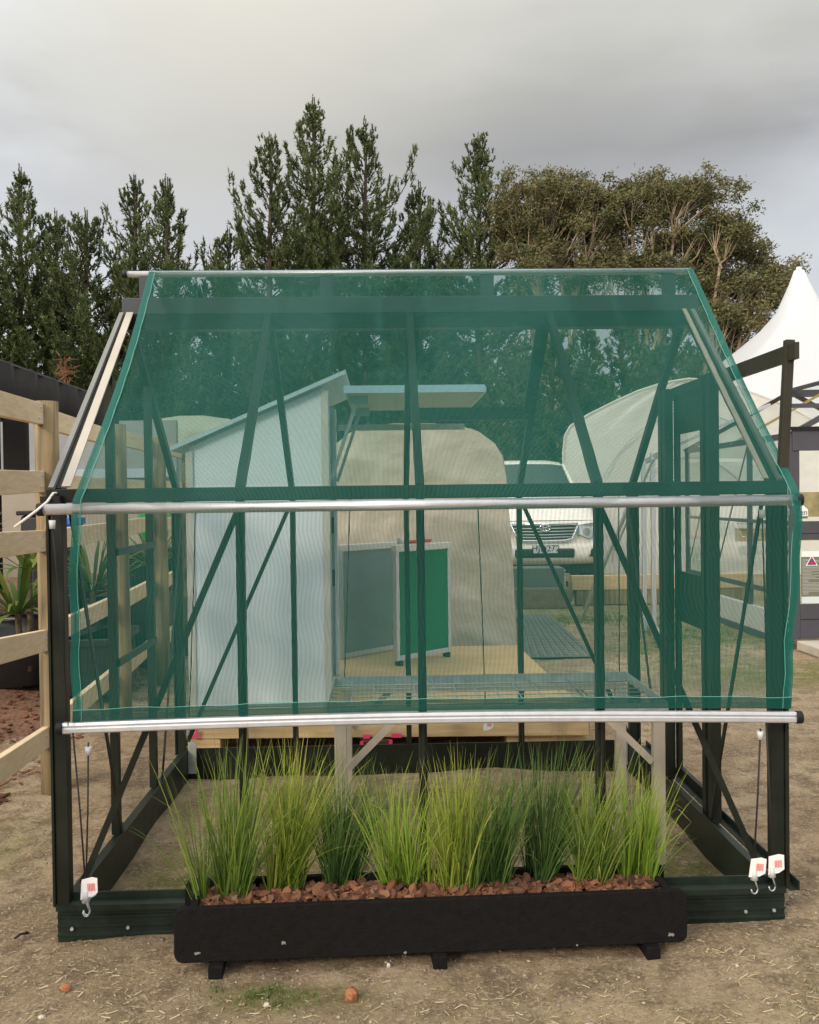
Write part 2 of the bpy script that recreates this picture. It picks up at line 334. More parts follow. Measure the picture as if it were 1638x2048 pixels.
# ------------------------------------------------------------------ the greenhouse
X0, X1, YF, YB, YR = -1.11, 1.37, 3.2, 5.06, 4.13
XM = [X0+(X1-X0)*i/4 for i in range(5)]; YM = [YF+(YB-YF)*i/3 for i in range(4)]
ZE, ZR = 1.52, 2.30
gh = thing('greenhouse', 'small dark framed greenhouse with gabled roof under a draped green net', 'greenhouse')
def base_rails():
    # ribbed skirt: face steps out at each rib, ledge on top
    def prof(sgn, y):
        p = [(0, -.03), (.0, .01), (-.006, .014), (-.006, .022), (0, .026), (0, .046), (-.006, .05), (-.006, .058), (0, .062), (0, .082), (-.006, .086), (-.006, .094), (0, .098), (0, .118), (-.018, .12), (-.018, .143), (.012, .146), (.03, .146), (.03, .172), (.038, .172), (.038, -.03)]
        return [(y+sgn*u, w*.86 if w > 0 else w) for u, w in p]
    o = MB().extrude(prof(1, YF-.02), X0-.02, X1+.02, 'x').build('base_rail', m_base, gh)
    for sx in (X0+.03, X0+.22, X1-.12, X1-.02):
        MB().tube([(sx, YF-.024, .038 if sx < 1.3 else .04), (sx, YF-.03, .038 if sx < 1.3 else .04)], .006, 8).build('bolt', m_galv, o)
    MB().extrude(prof(-1, YB+.02), X0-.02, X1+.02, 'x').build('base_rail', m_frame, gh)
    for s, x in ((1, X0-.015), (-1, X1+.015)):
        p = [(x, -.03), (x, .122), (x+s*.035, .127), (x+s*.045, .147), (x+s*.055, .147), (x+s*.055, -.03)]
        MB().extrude(p, YF+.02, YB-.02, 'y').build('base_rail', m_base, gh)
base_rails()
def frame():
    for x in (X0, X1):
        for y in (YF, YB):
            b = MB().box(x-.022, x+.022, y-.022, y+.022, .12, ZE)
            b.box(x-.032 if x < 0 else x+.0225, x-.0225 if x < 0 else x+.036, y-.03, y+.01, .115, ZE-.01)
            b.build('corner_post', m_frame, gh, .002)
    for y in (YF, YB):
        for x in XM[1:4]:
            MB().bar((x, y, .13), (x, y, ZE), .028, .04, (0, 1, 0)).bar((x, y-(.026 if y == YF else -.026), .13), (x, y-(.026 if y == YF else -.026), ZE), .010, .012, (0, 1, 0)).build('mullion', m_frame, gh, .0015)
    for x in (X0,):
        for y in YM[1:3]:
            t = (y-YF)/(YR-YF) if y < YR else (YB-y)/(YB-YR)
            MB().bar((x, y, .13), (x, y, ZE+(ZR-ZE)*t), .035, .03, (0, 1, 0)).build('mullion', m_frame, gh, .0015)
    for y, w in ((YM[1]-.02, .05), (YM[1]+.055, .04), (YM[2]-.04, .045), (YM[2]+.025, .05)):
        MB().box(X1-.02, X1+.02, y-w/2, y+w/2, .13, 2.0).build('door_post', m_frame, gh, .002)
    for y in (YF, YB):
        MB().box(X0-.03, X1+.03, y-.03, y+.03, ZE-.025, ZE+.022).build('eave_beam', m_frame, gh, .003)
    for x in (X0, X1):
        MB().box(x-.018, x+.018, YF+.03, YB-.03, ZE-.02, ZE+.015).build('gable_tie', m_frame, gh)
    r = MB().box(X0-.02, X1+.05, YR-.03, YR+.03, 2.315, 2.388).build('ridge_beam', m_ridge, gh, .003)
    MB().box(X0-.01, X1+.04, YR-.035, YR+.035, 2.248, 2.313).build('ridge_channel', m_frame, r)
    MB().box(X0-.035, X0-.022, YR-.05, YR+.03, 2.262, 2.30).build('end_clip', mat('navy_plastic', (.03, .035, .09), .5), r)
    for i, x in enumerate(XM):
        for y in (YF, YB):
            p = (x, y, ZE+.01); q = (x, YR+(-.03 if y == YF else .03), ZR)
            b = MB().bar(p, q, .03, .042)
            b.build('rafter', m_frame, gh, .0015)
    # pale glazing caps along the end rafters of the front slope, grey verge outside
    for x, s in ((X0, 1), (X1, -1)):
        d = Vector((0, YR-.03-YF, ZR-ZE-.01)).normalized(); n = Vector((0, -d.z, d.y))
        p = Vector((x, YF, ZE+.01))+n*.026; q = Vector((x, YR-.03, ZR))+n*.026
        MB().bar(p+Vector((s*.034, -.0, 0)), q+Vector((s*.020, 0, 0)), .030 if s > 0 else .018, .006, n).build('glazing_cap', m_pale if s > 0 else m_beige, gh)
        MB().bar(p+Vector((-s*.012, 0, -.02)), q+Vector((-s*.012, 0, -.02)), .018, .05, n).build('verge_bar', m_verge, gh)
    # wall braces
    def br(p, q, o=.0): MB().bar(p, q, .022, .006, (0, 1, 0) if abs(p[1]-q[1]) < .01 else (1, 0, 0)).build('brace', m_frame, gh)
    br((XM[1], YF+.03, ZE-.03), (X0+.05, YF+.03, .17)); br((XM[3], YF+.03, ZE-.03), (X1-.05, YF+.03, .17))
    br((XM[1], YB-.03, ZE-.03), (X0+.03, YB-.03, .17)); br((XM[3], YB-.03, ZE-.03), (X1-.03, YB-.03, .17))
    br((X0+.03, YF+.03, ZE-.05), (X0+.03, YM[1]-.02, .13)); br((X0+.03, YB-.03, ZE-.03), (X0+.03, YM[2]+.03, .13))
    br((X1-.03, YF+.03, ZE-.05), (X1-.03, YM[1]-.05, .16)); br((X1-.03, YB-.03, ZE-.03), (X1-.03, YM[2]+.03, .16))
    for z in (1.29, .835):
        MB().bar((X0+.02, YM[1], z), (X0+.02, YM[2], z), .012, .03).build('window_rail', m_frame, gh)
    # steel corner plates at the back of the base
    for x in (X0+.065, X1-.065): MB().box(x-.022, x+.022, YB-.05, YB-.044, .02, .19).build('corner_plate', m_galv, gh)
    # roof vent in the back slope, third bay
    v = MB(); zq = lambda t: ZE+(ZR-ZE)*t; yq = lambda t: YB+(YR-YB)*t
    for a, b_ in (((XM[2]+.02, yq(.5), zq(.5)), (XM[3]-.02, yq(.5), zq(.5))),): v.bar(a, b_, .04, .062)
    v.bar((XM[2]+.03, yq(.5), zq(.5)), (XM[2]+.03, yq(.97), zq(.97)), .03, .025).bar((XM[3]-.03, yq(.5), zq(.5)), (XM[3]-.03, yq(.97), zq(.97)), .03, .025)
    v.build('roof_vent', m_frame, gh)
    # roof panes
    for i in range(4):
        for y, yr in ((YF, YR-.03), (YB, YR+.03)):
            if i == 2 and y == YB: continue
            MB().add([(XM[i]+.016, y, ZE+.03), (XM[i+1]-.016, y, ZE+.03), (XM[i+1]-.016, yr, ZR+.012), (XM[i]+.016, yr, ZR+.012)], [(0, 1, 2, 3)]).build('roof_pane', m_glassr, gh)
    # sliding door in the gable bay with kick panel, header and hanging track
    d = MB().box(X1+.026, X1+.046, YM[1]+.05, YM[1]+.09, .16, 1.97).box(X1+.026, X1+.046, YM[2]-.09, YM[2]-.05, .16, 1.97).box(X1+.026, X1+.046, YM[1]+.09, YM[2]-.09, .16, .2).build('door', m_frame, gh)
    MB().box(X1+.03, X1+.042, YM[1]+.09, YM[2]-.09, .90, 1.135).build('door_panel', m_frame, d)
    MB().box(X1+.03, X1+.042, YM[1]+.09, YM[2]-.09, 1.78, 1.97).build('door_header', m_frame, d)
    MB().add([(X1+.036, YM[1]+.09, 1.136), (X1+.036, YM[2]-.09, 1.136), (X1+.036, YM[2]-.09, 1.779), (X1+.036, YM[1]+.09, 1.779)], [(0, 1, 2, 3)]).build('door_pane', m_glass, d)
    t = MB().box(X1+.04, X1+.055, YF-.085, YM[2]+.06, 1.955, 2.012).box(X1+.055, X1+.062, YF-.03, YM[2]+.06, 1.955, 1.965)
    t.build('door_track', m_frame2, gh, .001)
    MB().bar((X1+.052, YF-.012, 2.03), (X1+.012, YF+.0, 1.24), .030, .030, (0, 1, 0)).build('track_post', m_frame2, gh, .0015)
    MB().box(X1+.04, X1+.075, YF-.02, YB, .105, .110).box(X1+.07, X1+.075, YF-.02, YB, .11, .138).build('floor_track', m_base, gh)
    # uprights that carry the blind's top bar above the ridge
    for x in (-1.03, -.235, .48, 1.295): MB().box(x-.028, x+.028, YR-.012, YR+.012, 2.389, 2.485).build('bar_bracket', m_ridge, gh)
    MB().box(X0-.035, X0+.03, YF-.07, YF-.03, ZE-.03, ZE-.002).build('eave_bracket', m_cap, gh)
frame(); base(gh, (.13, 4.13, 0))

# ------------------------------------------------------------------ the shade blind: bars and a net of real threads
blind = thing('shade_blind', 'green shade net blind draped over the greenhouse on three aluminium bars', 'shade blind')
YT, ZT, YE, ZEB, RB = 4.13, 2.498, 3.10, 1.474, .0185
ZBB = .742
def bow(x): return .017*max(0, math.sin(math.pi*min(1, max(0, (x+1.075)/2.475))))
def bars():
    def bar(y, z, x0, x1, r, groove, z1=None):
        z1 = z if z1 is None else z1
        b = MB()
        if groove:
            # extruded rail with two ribs
            pr = [(-.010, .022), (.010, .022), (.012, .010), (.010, .003), (.013, 0), (.013, -.016), (.009, -.021), (-.009, -.021), (-.013, -.016), (-.013, 0), (-.009, .003), (-.013, .010)]
            n_ = len(pr); m_ = 24
            for q in range(m_+1):
                x = x0+(x1-x0)*q/m_; zz = z+(z1-z)*q/m_+bow(x); b.v += [(x, y+u, zz+w*.86) for u, w in pr]
            for q in range(m_):
                for k in range(n_): b.f.append((q*n_+k, q*n_+(k+1) % n_, (q+1)*n_+(k+1) % n_, (q+1)*n_+k)); b.sm.append(False)
            b.f += [tuple(reversed(range(n_))), tuple(m_*n_+k for k in range(n_))]; b.sm += [False]*2
            o = b.build({1: 'bottom_bar'}[1], m_alu, blind, .0015)
        else:
            b.tube([(x0, y, z), (x1, y, z1)], r, 20); o = b.build('eave_bar' if r > .015 else 'top_bar', m_alu, blind)
        for xa, xb, zz in ((x0-.018, x0+.004, z), (x1-.004, x1+.018, z1)):
            MB().tube([(xa, y, zz), (xb, y, zz)], r+.003, 16).build('end_cap', m_cap, o, .002)
    bar(YT, ZT, -1.115, 1.40, .0135, False); bar(YE, ZEB, -1.125, 1.405, RB, False); bar(YE, ZBB+.003, -1.075, 1.40, .019, True, ZBB-.008)
bars()
def bow(x): return .017*max(0, math.sin(math.pi*min(1, max(0, (x+1.075)/2.475))))
def net():
    # path of the sheet in (y, z) with the half-width limits at each station
    st = []
    for i in range(9):
        t = i/8; y = YT-.006+(YE-.012-(YT-.006))*t; z = ZT+.0165+(ZEB+.021-(ZT+.0165))*t-.022*math.sin(math.pi*t)
        st.append((y, z, -1.013+(-.013)*t+.012*math.sin(math.pi*t), 1.402+.008*t))
    st.insert(0, (YT+.012, ZT+.010, -1.013, 1.402)); st.insert(0, (YT+.0155, ZT-.012, -1.013, 1.402))
    st.append((YE-.0205, ZEB+.006, -1.026, 1.41)); st.append((YE-.0205, ZEB-.01, -1.026, 1.41))
    for i in range(1, 13):
        t = i/12; st.append((YE-.0195+.012*t, ZEB-.01+(ZBB+.022-(ZEB-.01))*t, -1.026-.02*t-.006*math.sin(5*t)+.004*math.sin(15*t), 1.41-.027*t+.006*math.sin(6*t)+.004*math.sin(17*t)))
    pts = np.array(st); s = np.concatenate([[0], np.cumsum(np.hypot(np.diff(pts[:, 0]), np.diff(pts[:, 1])))])
    def at(sv): return np.stack([np.interp(sv, s, pts[:, k]) for k in range(4)], axis=-1)
    Ltot = s[-1]
    V = []; F = []
    bowv = np.vectorize(bow)
    def bz(x, sv): return bowv(x)*np.clip((sv-(Ltot-.72))/.72, 0, 1)
    def wav(u, sv): return .005*np.sin(7*u+3*sv)*np.sin(3*sv)
    def addq(rows):        # rows: n x 2 x 3 strip
        o = sum(len(v) for v in V); n = len(rows); V.append(rows.reshape(-1, 3)); i = np.arange(n-1)*2+o
        F.append(np.stack([i, i+1, i+3, i+2], axis=1))
    N = 560; ss = np.linspace(0, Ltot, 40); A = at(ss)
    def tape(u, w, lift=0):
        xl, xr = A[:, 2], A[:, 3]; x = xl+(xr-xl)*u; off = wav(x, ss)
        a = np.stack([x-w/2, A[:, 0]+off-lift, A[:, 1]+lift*.5+bz(x, ss)], axis=1); c = np.stack([x+w/2, A[:, 0]+off-lift, A[:, 1]+lift*.5+bz(x, ss)], axis=1)
        addq(np.stack([a, c], axis=1))
    for i in range(N): tape((i+.5)/N, .00135)
    # doubled side hems
    hem = .032/2.43
    k = 0
    for e0, e1 in ((0, hem), (1-hem, 1)):
        for j in range(8): tape(e0+(e1-e0)*(j+.5)/8, .0026, .0025)
    # weft threads: three-sided, standing a little proud of the tapes
    xs = np.linspace(0, 1, 13)
    def weft(sv, r=.00016, u0=0, u1=1, lift=0, wob=0):
        B = at(np.array([sv]))[0]; x = B[2]+(B[3]-B[2])*(u0+(u1-u0)*xs); off = wav(x, sv)
        rn = r*1.75; z = B[1]+bz(x, sv)+wob*(np.sin(13*x)+.7*np.sin(31*x+2))
        ring = []
        B2 = at(np.array([min(Ltot, sv+.004)]))[0]; B1 = at(np.array([max(0, sv-.004)]))[0]; ty, tz = B2[0]-B1[0], B2[1]-B1[1]; tl = math.hypot(ty, tz)+1e-9; ty /= tl; tz /= tl
        for a_, b_ in ((rn, 0), (-rn*.6, r), (-rn*.6, -r)): ring.append(np.stack([x, B[0]+off+tz*a_+ty*b_-lift, z-ty*a_+tz*b_], axis=1))
        o = sum(len(v) for v in V); n = len(x); V.append(np.concatenate(ring)); i = np.arange(n-1)
        for a_, b_ in ((0, 1), (1, 2), (2, 0)): F.append(np.stack([o+a_*n+i, o+a_*n+i+1, o+b_*n+i+1, o+b_*n+i], axis=1))
    q = .002
    while q < Ltot: weft(q); q += .0027
    for k in range(16): weft(Ltot-.004-.0023*k, .0009, lift=.003, wob=.0012 if k > 9 else 0)     # bottom hem
    # a fold line across the roof near the eave
    o = np_mesh('net', np.concatenate(V), np.concatenate(F), m_net, blind)
    sm = MB()
    for u in (hem*.95, 1-hem*.95):
        P = [(A[i, 2]+(A[i, 3]-A[i, 2])*u+.0015*math.sin(i*2.1), A[i, 0]-.006, A[i, 1]+.004+float(bz(A[i, 2]+(A[i, 3]-A[i, 2])*u, ss[i]))) for i in range(1, len(ss))]; sm.tube(P, .0010, 4, False)
    sm.tube([(x, at(np.array([Ltot-.042]))[0][0]-.004, at(np.array([Ltot-.042]))[0][1]+bow(x)*.95+.002*math.sin(13*x)+.0015*math.sin(31*x+2)) for x in np.linspace(-1.04, 1.385, 80)], .0011, 4, False)
    sm.build('stitching', m_stitch, o)
net(); base(blind, (.13, 3.1, 0))
rp = MB().tube([(-1.10, 3.2, 1.53), (-1.108, 3.15, 1.528), (-1.114, 3.11, 1.50), (-1.13, 3.06, 1.472), (-1.181, 3.0, 1.419)], .0042, 8).build('white_rope', m_rope)
tag(rp, 'short white rope sticking out past the end of the eave bar', 'rope')

# cords: elastic with a cleat, a paper tag and a wire hook
def cord(name, label, p, q, group, cleat=None, tagside=1, hook=True, r=.0032, tagged=True, hk=.055, rot=0.0):
    t = thing(name, label, 'cord', group)
    p = Vector(p); q = Vector(q)
    MB().tube([p, (p+q)/2+Vector((.002, 0, 0)), q], r, 6).build('elastic', m_cord, t)
    if cleat is not None:
        c = p.lerp(q, cleat); MB().tube([c+Vector((0, 0, .014)), c-Vector((0, 0, .014))], [.011, .009], 10).build('cleat', m_grey, t)
    if tagged:
        b = MB(); w, hh = .04*tagside, .052
        b.add([(-.012*tagside, -.004, .005), (w*.55, -.006, .012), (w, -.007, .008), (w*.96, -.008, -hh+.012), (w*.5, -.007, -hh), (-.016*tagside, -.004, -hh-.006)], [(0, 1, 2, 3, 4, 5)])
        mt = Matrix.Translation(q) @ Matrix.Rotation(rot, 4, 'Y'); b.xf(mt)
        tg = b.build('tag', m_paper, t)
        sol = tg.modifiers.new('thick', 'SOLIDIFY'); sol.thickness = .0006
        pr = MB()
        for kx in range(5):
            x0 = (.006+.0052*kx)*tagside
            pr.add([(x0, -.009, -.008), (x0+.0036*tagside, -.009, -.008), (x0+.0036*tagside, -.009, -.034+.004*(kx % 2)), (x0, -.009, -.034)], [(0, 1, 2, 3)])
        pr.xf(mt).build('print', m_print, tg)
    if hook:
        e = q+Vector((0, 0, -.055))
        MB().tube([e+Vector((0, 0, .02)), e-Vector((0, 0, .012))], [.010, .013], 10).build('ferrule', m_grey, t)
        s = -tagside
        pts = [e-Vector((0, 0, .008)), e+Vector((-s*.006, 0, -.025)), e+Vector((-s*.012, 0, -.045))]
        for k in range(6):
            a = math.pi*k/5; pts.append(e+Vector((-s*.012+s*.011*(1-math.cos(a)), 0, -.045-.016*math.sin(a))))
        MB().tube(pts, .0026, 6).build('hook', m_galv, t)
    base(t, q); return t
cord('bungee_cord', 'outer one of two crossed black hook cords by the fence-side corner post', (-1.037, 3.09, .735), (-1.008, 3.10, .228), 'hooked cords below the bottom bar', None, 1)
cord('bungee_cord', 'black hook cord with white cleat crossing its twin near the fence-side corner', (-.985, 3.085, .70), (-1.001, 3.085, .240), 'hooked cords below the bottom bar', .06, 1, rot=-.05)
cord('bungee_cord', 'hook cord with white cleat hanging closest to the bench legs', (1.272, 3.09, .70), (1.247, 3.09, .252), 'hooked cords below the bottom bar', .05, 1, rot=.08)
cord('bungee_cord', 'hook cord without cleat hanging beside the track-side corner post', (1.295, 3.10, .735), (1.312, 3.10, .256), 'hooked cords below the bottom bar', None, 1, rot=-.04)
cord('bungee_cord', 'thin cord with grey cleat running down the fence-side corner post', (-1.085, 3.065, 1.46), (-1.045, 3.07, .76), 'slim cords behind the net edges', .05, 1, False, .002, False)
cord('bungee_cord', 'cord with dark cleat hanging inside the net by the track-side corner', (1.285, 3.10, 1.47), (1.300, 3.10, .77), 'slim cords behind the net edges', .06, 1, False, .0028, False)
BC = 'cords hanging from the back eave'
cord('bungee_cord', 'black cord hanging in front of the pale shed wall edge', (-1.027, 5.13, 1.5), (-1.085, 5.13, .255), BC, None, 1, False)
cord('bungee_cord', 'black cord hanging in front of the grey panel', (-.179, 5.13, 1.5), (-.235, 5.13, .25), BC, None, -1, False)
cord('bungee_cord', 'black cord with white tag hanging in front of the cream cover', (.528, 5.13, 1.5), (.562, 5.13, .25), BC, None, 1, False)
cord('bungee_cord', 'black cord hanging beside the rear corner post next to the slanted aluminium bars', (1.318, 5.13, 1.5), (1.312, 5.13, .25), BC, None, 1, False)

# ------------------------------------------------------------------ planter with bark and grasses
PA = math.atan2(.085, 1.66)
PM = Matrix.Translation((.155, 2.955, 0)) @ Matrix.Rotation(PA, 4, 'Z') @ Matrix.Rotation(R(.55), 4, 'Y')
def rrect(x0, x1, z0, z1, r, n=5):
    p = []
    for cx, cz, a0 in ((x1-r, z1-r, 0), (x0+r, z1-r, 90), (x0+r, z0+r, 180), (x1-r, z0+r, 270)):
        for k in range(n+1):
            a = R(a0+90*k/n); p.append((cx+r*math.cos(a), cz+r*math.sin(a)))
    return p
pl = thing('planter_box', 'long low black timber trough with rounded board corners in front of greenhouse', 'planter')
def planter():
    f = MB().extrude([(x, z) for x, z in rrect(-.832, .832, .030, .204, .03)], -.0, .024, 'y'); f.xf(PM).build('front_board', m_black, pl, .003)
    f = MB().extrude([(x, z) for x, z in rrect(-.832, .832, .030, .204, .03)], .216, .24, 'y'); f.xf(PM).build('back_board', m_black, pl, .003)
    for s in (-1, 1): MB().box(s*.775-.012, s*.775+.012, .0245, .2155, .035, .200).xf(PM).build('end_board', m_black, pl, .002)
    MB().box(-.76, .76, .0245, .2155, .036, .05).xf(PM).build('floor_board', m_black, pl)
    for x in (-.70, .01, .71): MB().box(x-.023, x+.023, -.026, .26, -.012, .0295).xf(PM).build('foot', m_black, pl, .004)
    mk = mat('pale_scuff', (.22, .20, .18), .8)
    for x, z, a in ((-.49, .085, .014), (-.76, .062, .016), (.775, .058, .016), (-.1, .037, .009), (.46, .037, .007)):
        b = MB(); n = 9; pts = [(x+a*U(.35, 1)*math.cos(2*math.pi*k/n), -.0025, z+a*.7*U(.25, 1)*math.sin(2*math.pi*k/n)) for k in range(n)]
        b.add(pts, [tuple(range(n))]).xf(PM).build('scuff', mk, pl)
planter(); base(pl, (.155, 3.0, 0))
def chip_mesh(count, place, smin, smax, name, matl, kind='stuff', parent=None):
    V = []; F = []
    for _ in range(count):
        p, tilt = place(); L_ = U(smin, smax); w = L_*U(.35, .7); t = L_*U(.12, .3)
        q = Quaternion(Vector((U(-1, 1), U(-1, 1), U(-.3, .3))).normalized(), U(-tilt, tilt)) @ Quaternion((0, 0, 1), U(0, 6.28))
        o = len(V); n = 6
        top = [Vector((L_*.5*math.cos(6.283*k/n)*U(.7, 1.1), w*.5*math.sin(6.283*k/n)*U(.7, 1.1), t*.5*U(.5, 1))) for k in range(n)]
        bot = [Vector((v.x*U(.75, 1.05), v.y*U(.75, 1.05), -t*.5*U(.5, 1))) for v in top]
        for v in top+bot: V.append(tuple(q @ v + p))
        F.append(tuple(o+k for k in range(n))); F.append(tuple(o+n+k for k in reversed(range(n))))
        for k in range(n): F.append((o+n+k, o+n+(k+1) % n, o+(k+1) % n, o+k))
    me = bpy.data.meshes.new(name); me.from_pydata(V, [], F); me.materials.append(matl); o = link(name, me, parent); o['kind'] = kind; return o
m_bark = island_mat('orange_brown_bark', [(.05, .025, .017), (.12, .055, .032), (.21, .085, .045), (.08, .04, .026), (.26, .12, .065), (.14, .085, .06)], .85, bump=.6)
def pbark():
    def place():
        y = U(.035, .205); lo = Vector((U(-.75, .75), y, .166+.022*math.sin(math.pi*(y-.03)/.18)+U(-.012, .008))); return PM @ lo, 1.0
    o = chip_mesh(1500, place, .015, .075, 'bark_mulch', m_bark); tag(o, 'orange brown bark chips filling the black trough', 'bark mulch')
    MB().box(-.76, .76, .026, .214, .12, .162).xf(PM).build('soil', mat('damp_soil', (.035, .02, .013), .95, bump=.5), o)
pbark()
m_blade = {}
for k, cols in dict(yellow=[(.08, .14, .02), (.28, .36, .05), (.52, .50, .12)], mid=[(.065, .12, .022), (.20, .30, .055), (.44, .46, .11)], dark=[(.028, .07, .02), (.09, .175, .045), (.26, .32, .09)], lime=[(.10, .19, .025), (.27, .40, .055), (.46, .50, .11)]).items():
    m_blade[k] = island_mat('grass_blade_'+k, cols, .45, .3, attr='tint')
def blades(root, n, hmin, hmax, spread, lean, wid, rg):
    V = []; F = []; T = []
    subs = [(Vector((rg.gauss(0, .032), rg.gauss(0, .018), 0)), Vector((max(-.42, min(.46, rg.gauss(.03, .28))), rg.gauss(0, .20), 0))+Vector(lean)*rg.uniform(.2, 1.2), rg.uniform(.78, 1.08), rg.uniform(-.15, .15)) for _ in range(7)]
    for _ in range(n):
        off, ln, hs, tsh = rg.choice(subs); off = Vector((max(-.735-root[0], min(.93-root[0], off.x)), off.y, 0))
        a = rg.uniform(0, 6.283); r0 = abs(rg.gauss(0, .012)); d = Vector((math.cos(a), math.sin(a), 0))
        L_ = rg.uniform(hmin, hmax)*hs*(1 if rg.random() > .3 else rg.uniform(.4, .85)); out = min(1.1, spread*abs(rg.gauss(.05, .34)))
        p0 = Vector(root)+off+d*r0; tw = rg.uniform(0, 6.283); tint0 = max(0, rg.random()*.5+tsh); dir0 = (Vector((0, 0, 1))+d*out*.6+ln*.55).normalized(); curv = d*out*rg.uniform(.1, 1.3)+Vector((0, 0, -.6*out))+ln*rg.uniform(-.2, 1.0)+Vector((rg.gauss(0, .15), rg.gauss(0, .15), 0))
        sd = d.cross(Vector((0, 0, 1))); sd = (sd*math.cos(tw)+d*math.sin(tw)); n_ = 8; o = len(V); p = p0.copy(); seg = L_/(n_-1); w0 = wid*rg.uniform(.6, 1.15)
        bend = -.95 if rg.random() < .07 else 0; dry = .45 if rg.random() < .08 else 0
        for k in range(n_):
            t = k/(n_-1); w = w0*(.8+.4*t)*(1-t**2.5)*.5+.0002; di = (dir0+curv*t*t*.9+Vector((0, 0, bend*max(0, t-.4)*2.6))).normalized()
            if p.z < .02: p.z = .02
            V.append(tuple(p-sd*w)); V.append(tuple(p+sd*w)); T += [min(1, tint0+dry+.08*t+.42*t**3)]*2; p = p+di*seg
        for k in range(n_-1): F.append((o+2*k, o+2*k+1, o+2*k+3, o+2*k+2))
    return V, F, T
GP = [(-.525, 3.055, 'mid', .46, (.06, .0, 0), 'yellowish green grass clump at the fence-side end of the trough'),
      (-.345, 3.09, 'yellow', .47, (.22, 0, 0), 'tall leaning grass clump with straw coloured tips, second from the fence-side end'),
      (-.15, 3.14, 'dark', .40, (.28, 0, 0), 'dark green grass clump standing in front of the bench leg nearer the shed'),
      (.045, 3.11, 'lime', .40, (-.05, 0, 0), 'thin lime green grass clump with upright blades just left of the centre mullion'),
      (.185, 3.10, 'yellow', .42, (.12, 0, 0), 'bright yellow-green grass clump over the middle foot of the trough'),
      (.36, 3.12, 'dark', .40, (.10, 0, 0), 'dark grass clump with long arching blades beside the bright yellow-green one'),
      (.535, 3.17, 'dark', .42, (.18, 0, 0), 'bushy dark grass clump set towards the back board of the trough'),
      (.69, 3.14, 'mid', .42, (.04, 0, 0), 'mid green grass clump in front of the third front mullion'),
      (.845, 3.15, 'lime', .36, (-.04, 0, 0), 'short fresh green grass clump at the track-side end of the trough')]
for i, (x, y, c, hh, ln, lab) in enumerate(GP):
    rg = random.Random(100+i); V, F, T = blades((x, y, .15), 460 if c != 'lime' else 320, hh*.5, hh*1.3, .9, ln, .0044, rg)
    o = np_mesh('grass_plant', V, F, m_blade[c], None, {'tint': T}); tag(o, lab.replace('just left of', 'beside'), 'plant', 'grasses in the trough')

# ------------------------------------------------------------------ wire staging bench inside the greenhouse
def bench():
    t = thing('staging_bench', 'wire topped potting bench on beige legs inside the greenhouse', 'bench')
    x0, x1, y0, y1, z = -.235, 1.14, 3.68, 4.33, .65
    f = MB(); w = .004
    for ya in (y0, y1): f.box(x0, x1, ya-w/2, ya+w/2, z-.028, z+.012)
    for xa in (x0, x1): f.box(xa-w/2, xa+w/2, y0+.003, y1-.003, z-.028, z+.012)
    f.box(x0+.003, x1-.003, y1-.03, y1-.003, z-.028, z-.025).box(x0+.003, x1-.003, y0+.003, y0+.03, z-.028, z-.025)
    f.build('tray_frame', m_galv, t)
    g = MB()
    for i in range(1, 8): g.tube([(x0, y0+(y1-y0)*i/8, z-.015), (x1, y0+(y1-y0)*i/8, z-.015)], .0024, 5)
    for i in range(1, 15): g.tube([(x0+(x1-x0)*i/15, y0, z-.0195), (x0+(x1-x0)*i/15, y1, z-.0195)], .003, 5)
    g.build('wire_mesh', m_galv, t)
    for x in (-.18, 1.105):
        for y in (y0+.025, y1-.025):
            MB().box(x-.024, x+.024, y-.018, y+.018, 0, z-.03).build('leg', m_beige, t, .002)
    for x, s in ((-.18, 1), (1.105, -1)):
        for y in (y0+.005, y1-.005): MB().bar((x+s*.03, y, .42), (x+s*.215, y, z-.045), .028, .01, (0, 1, 0)).build('brace', m_beige, t)
    MB().box(-.154, 1.079, y0+.01, y0+.04, z-.062, z-.0295).build('front_rail', m_beige, t)
    MB().box(-.154, 1.079, y1-.04, y1-.01, z-.062, z-.0295).build('back_rail', m_beige, t)
    base(t, (.45, 4.0, 0))
bench()

# ------------------------------------------------------------------ timber fence: every post and rail a thing of its own fence
def fence():
    t = thing('timber_fence', 'sawn pine rail fence with round treated posts beside the greenhouse', 'fence')
    PP = [(-1.72, 4.82), (-1.78, 6.3), (-1.83, 7.65), (-1.88, 9.05)]
    for x, y in PP:
        b = MB(); n = 5; b.tube([(x+.003*math.sin(k), y, -.1+2.115*k/n+(.0 if k < n else 0)) for k in range(n+1)], [.064, .063, .0615, .060, .060, .059], 24)
        b.build('post', m_post, t)
    zt = [2.0, 1.655, 1.352, .86, .37]
    for i in range(3):
        (xa, ya), (xb, yb) = PP[i], PP[i+1]
        for z in zt:
            zz = z+U(-.012, .012); MB().bar((xa-.034, ya+.045, zz-.055), (xb-.070, yb-.0, zz-.055+U(-.012, .012)), .036, .11).build('rail', m_pine, t, .003)
    # the bay nearer the camera turns slightly
    for z, dz in ((2.0, -.03), (1.655, -.02), (1.352, .02), (.84, .085), (.345, .085)):
        rl = MB().bar((-1.40, 2.3, z-.052+dz*2.9), (-1.74, 4.80, z-.052), .036, .108).build('rail', m_pine, t, .003)
        for dy, dzz in ((.10, .025), (.13, -.03)): MB().tube([(-1.74+.135*dy+.012, 4.80-dy, z-.052+dzz), (-1.74+.135*dy+.0235, 4.80-dy, z-.052+dzz)], .0055, 8).build('nail', m_galv, rl)
    base(t, (-1.78, 6.3, 0))
fence()

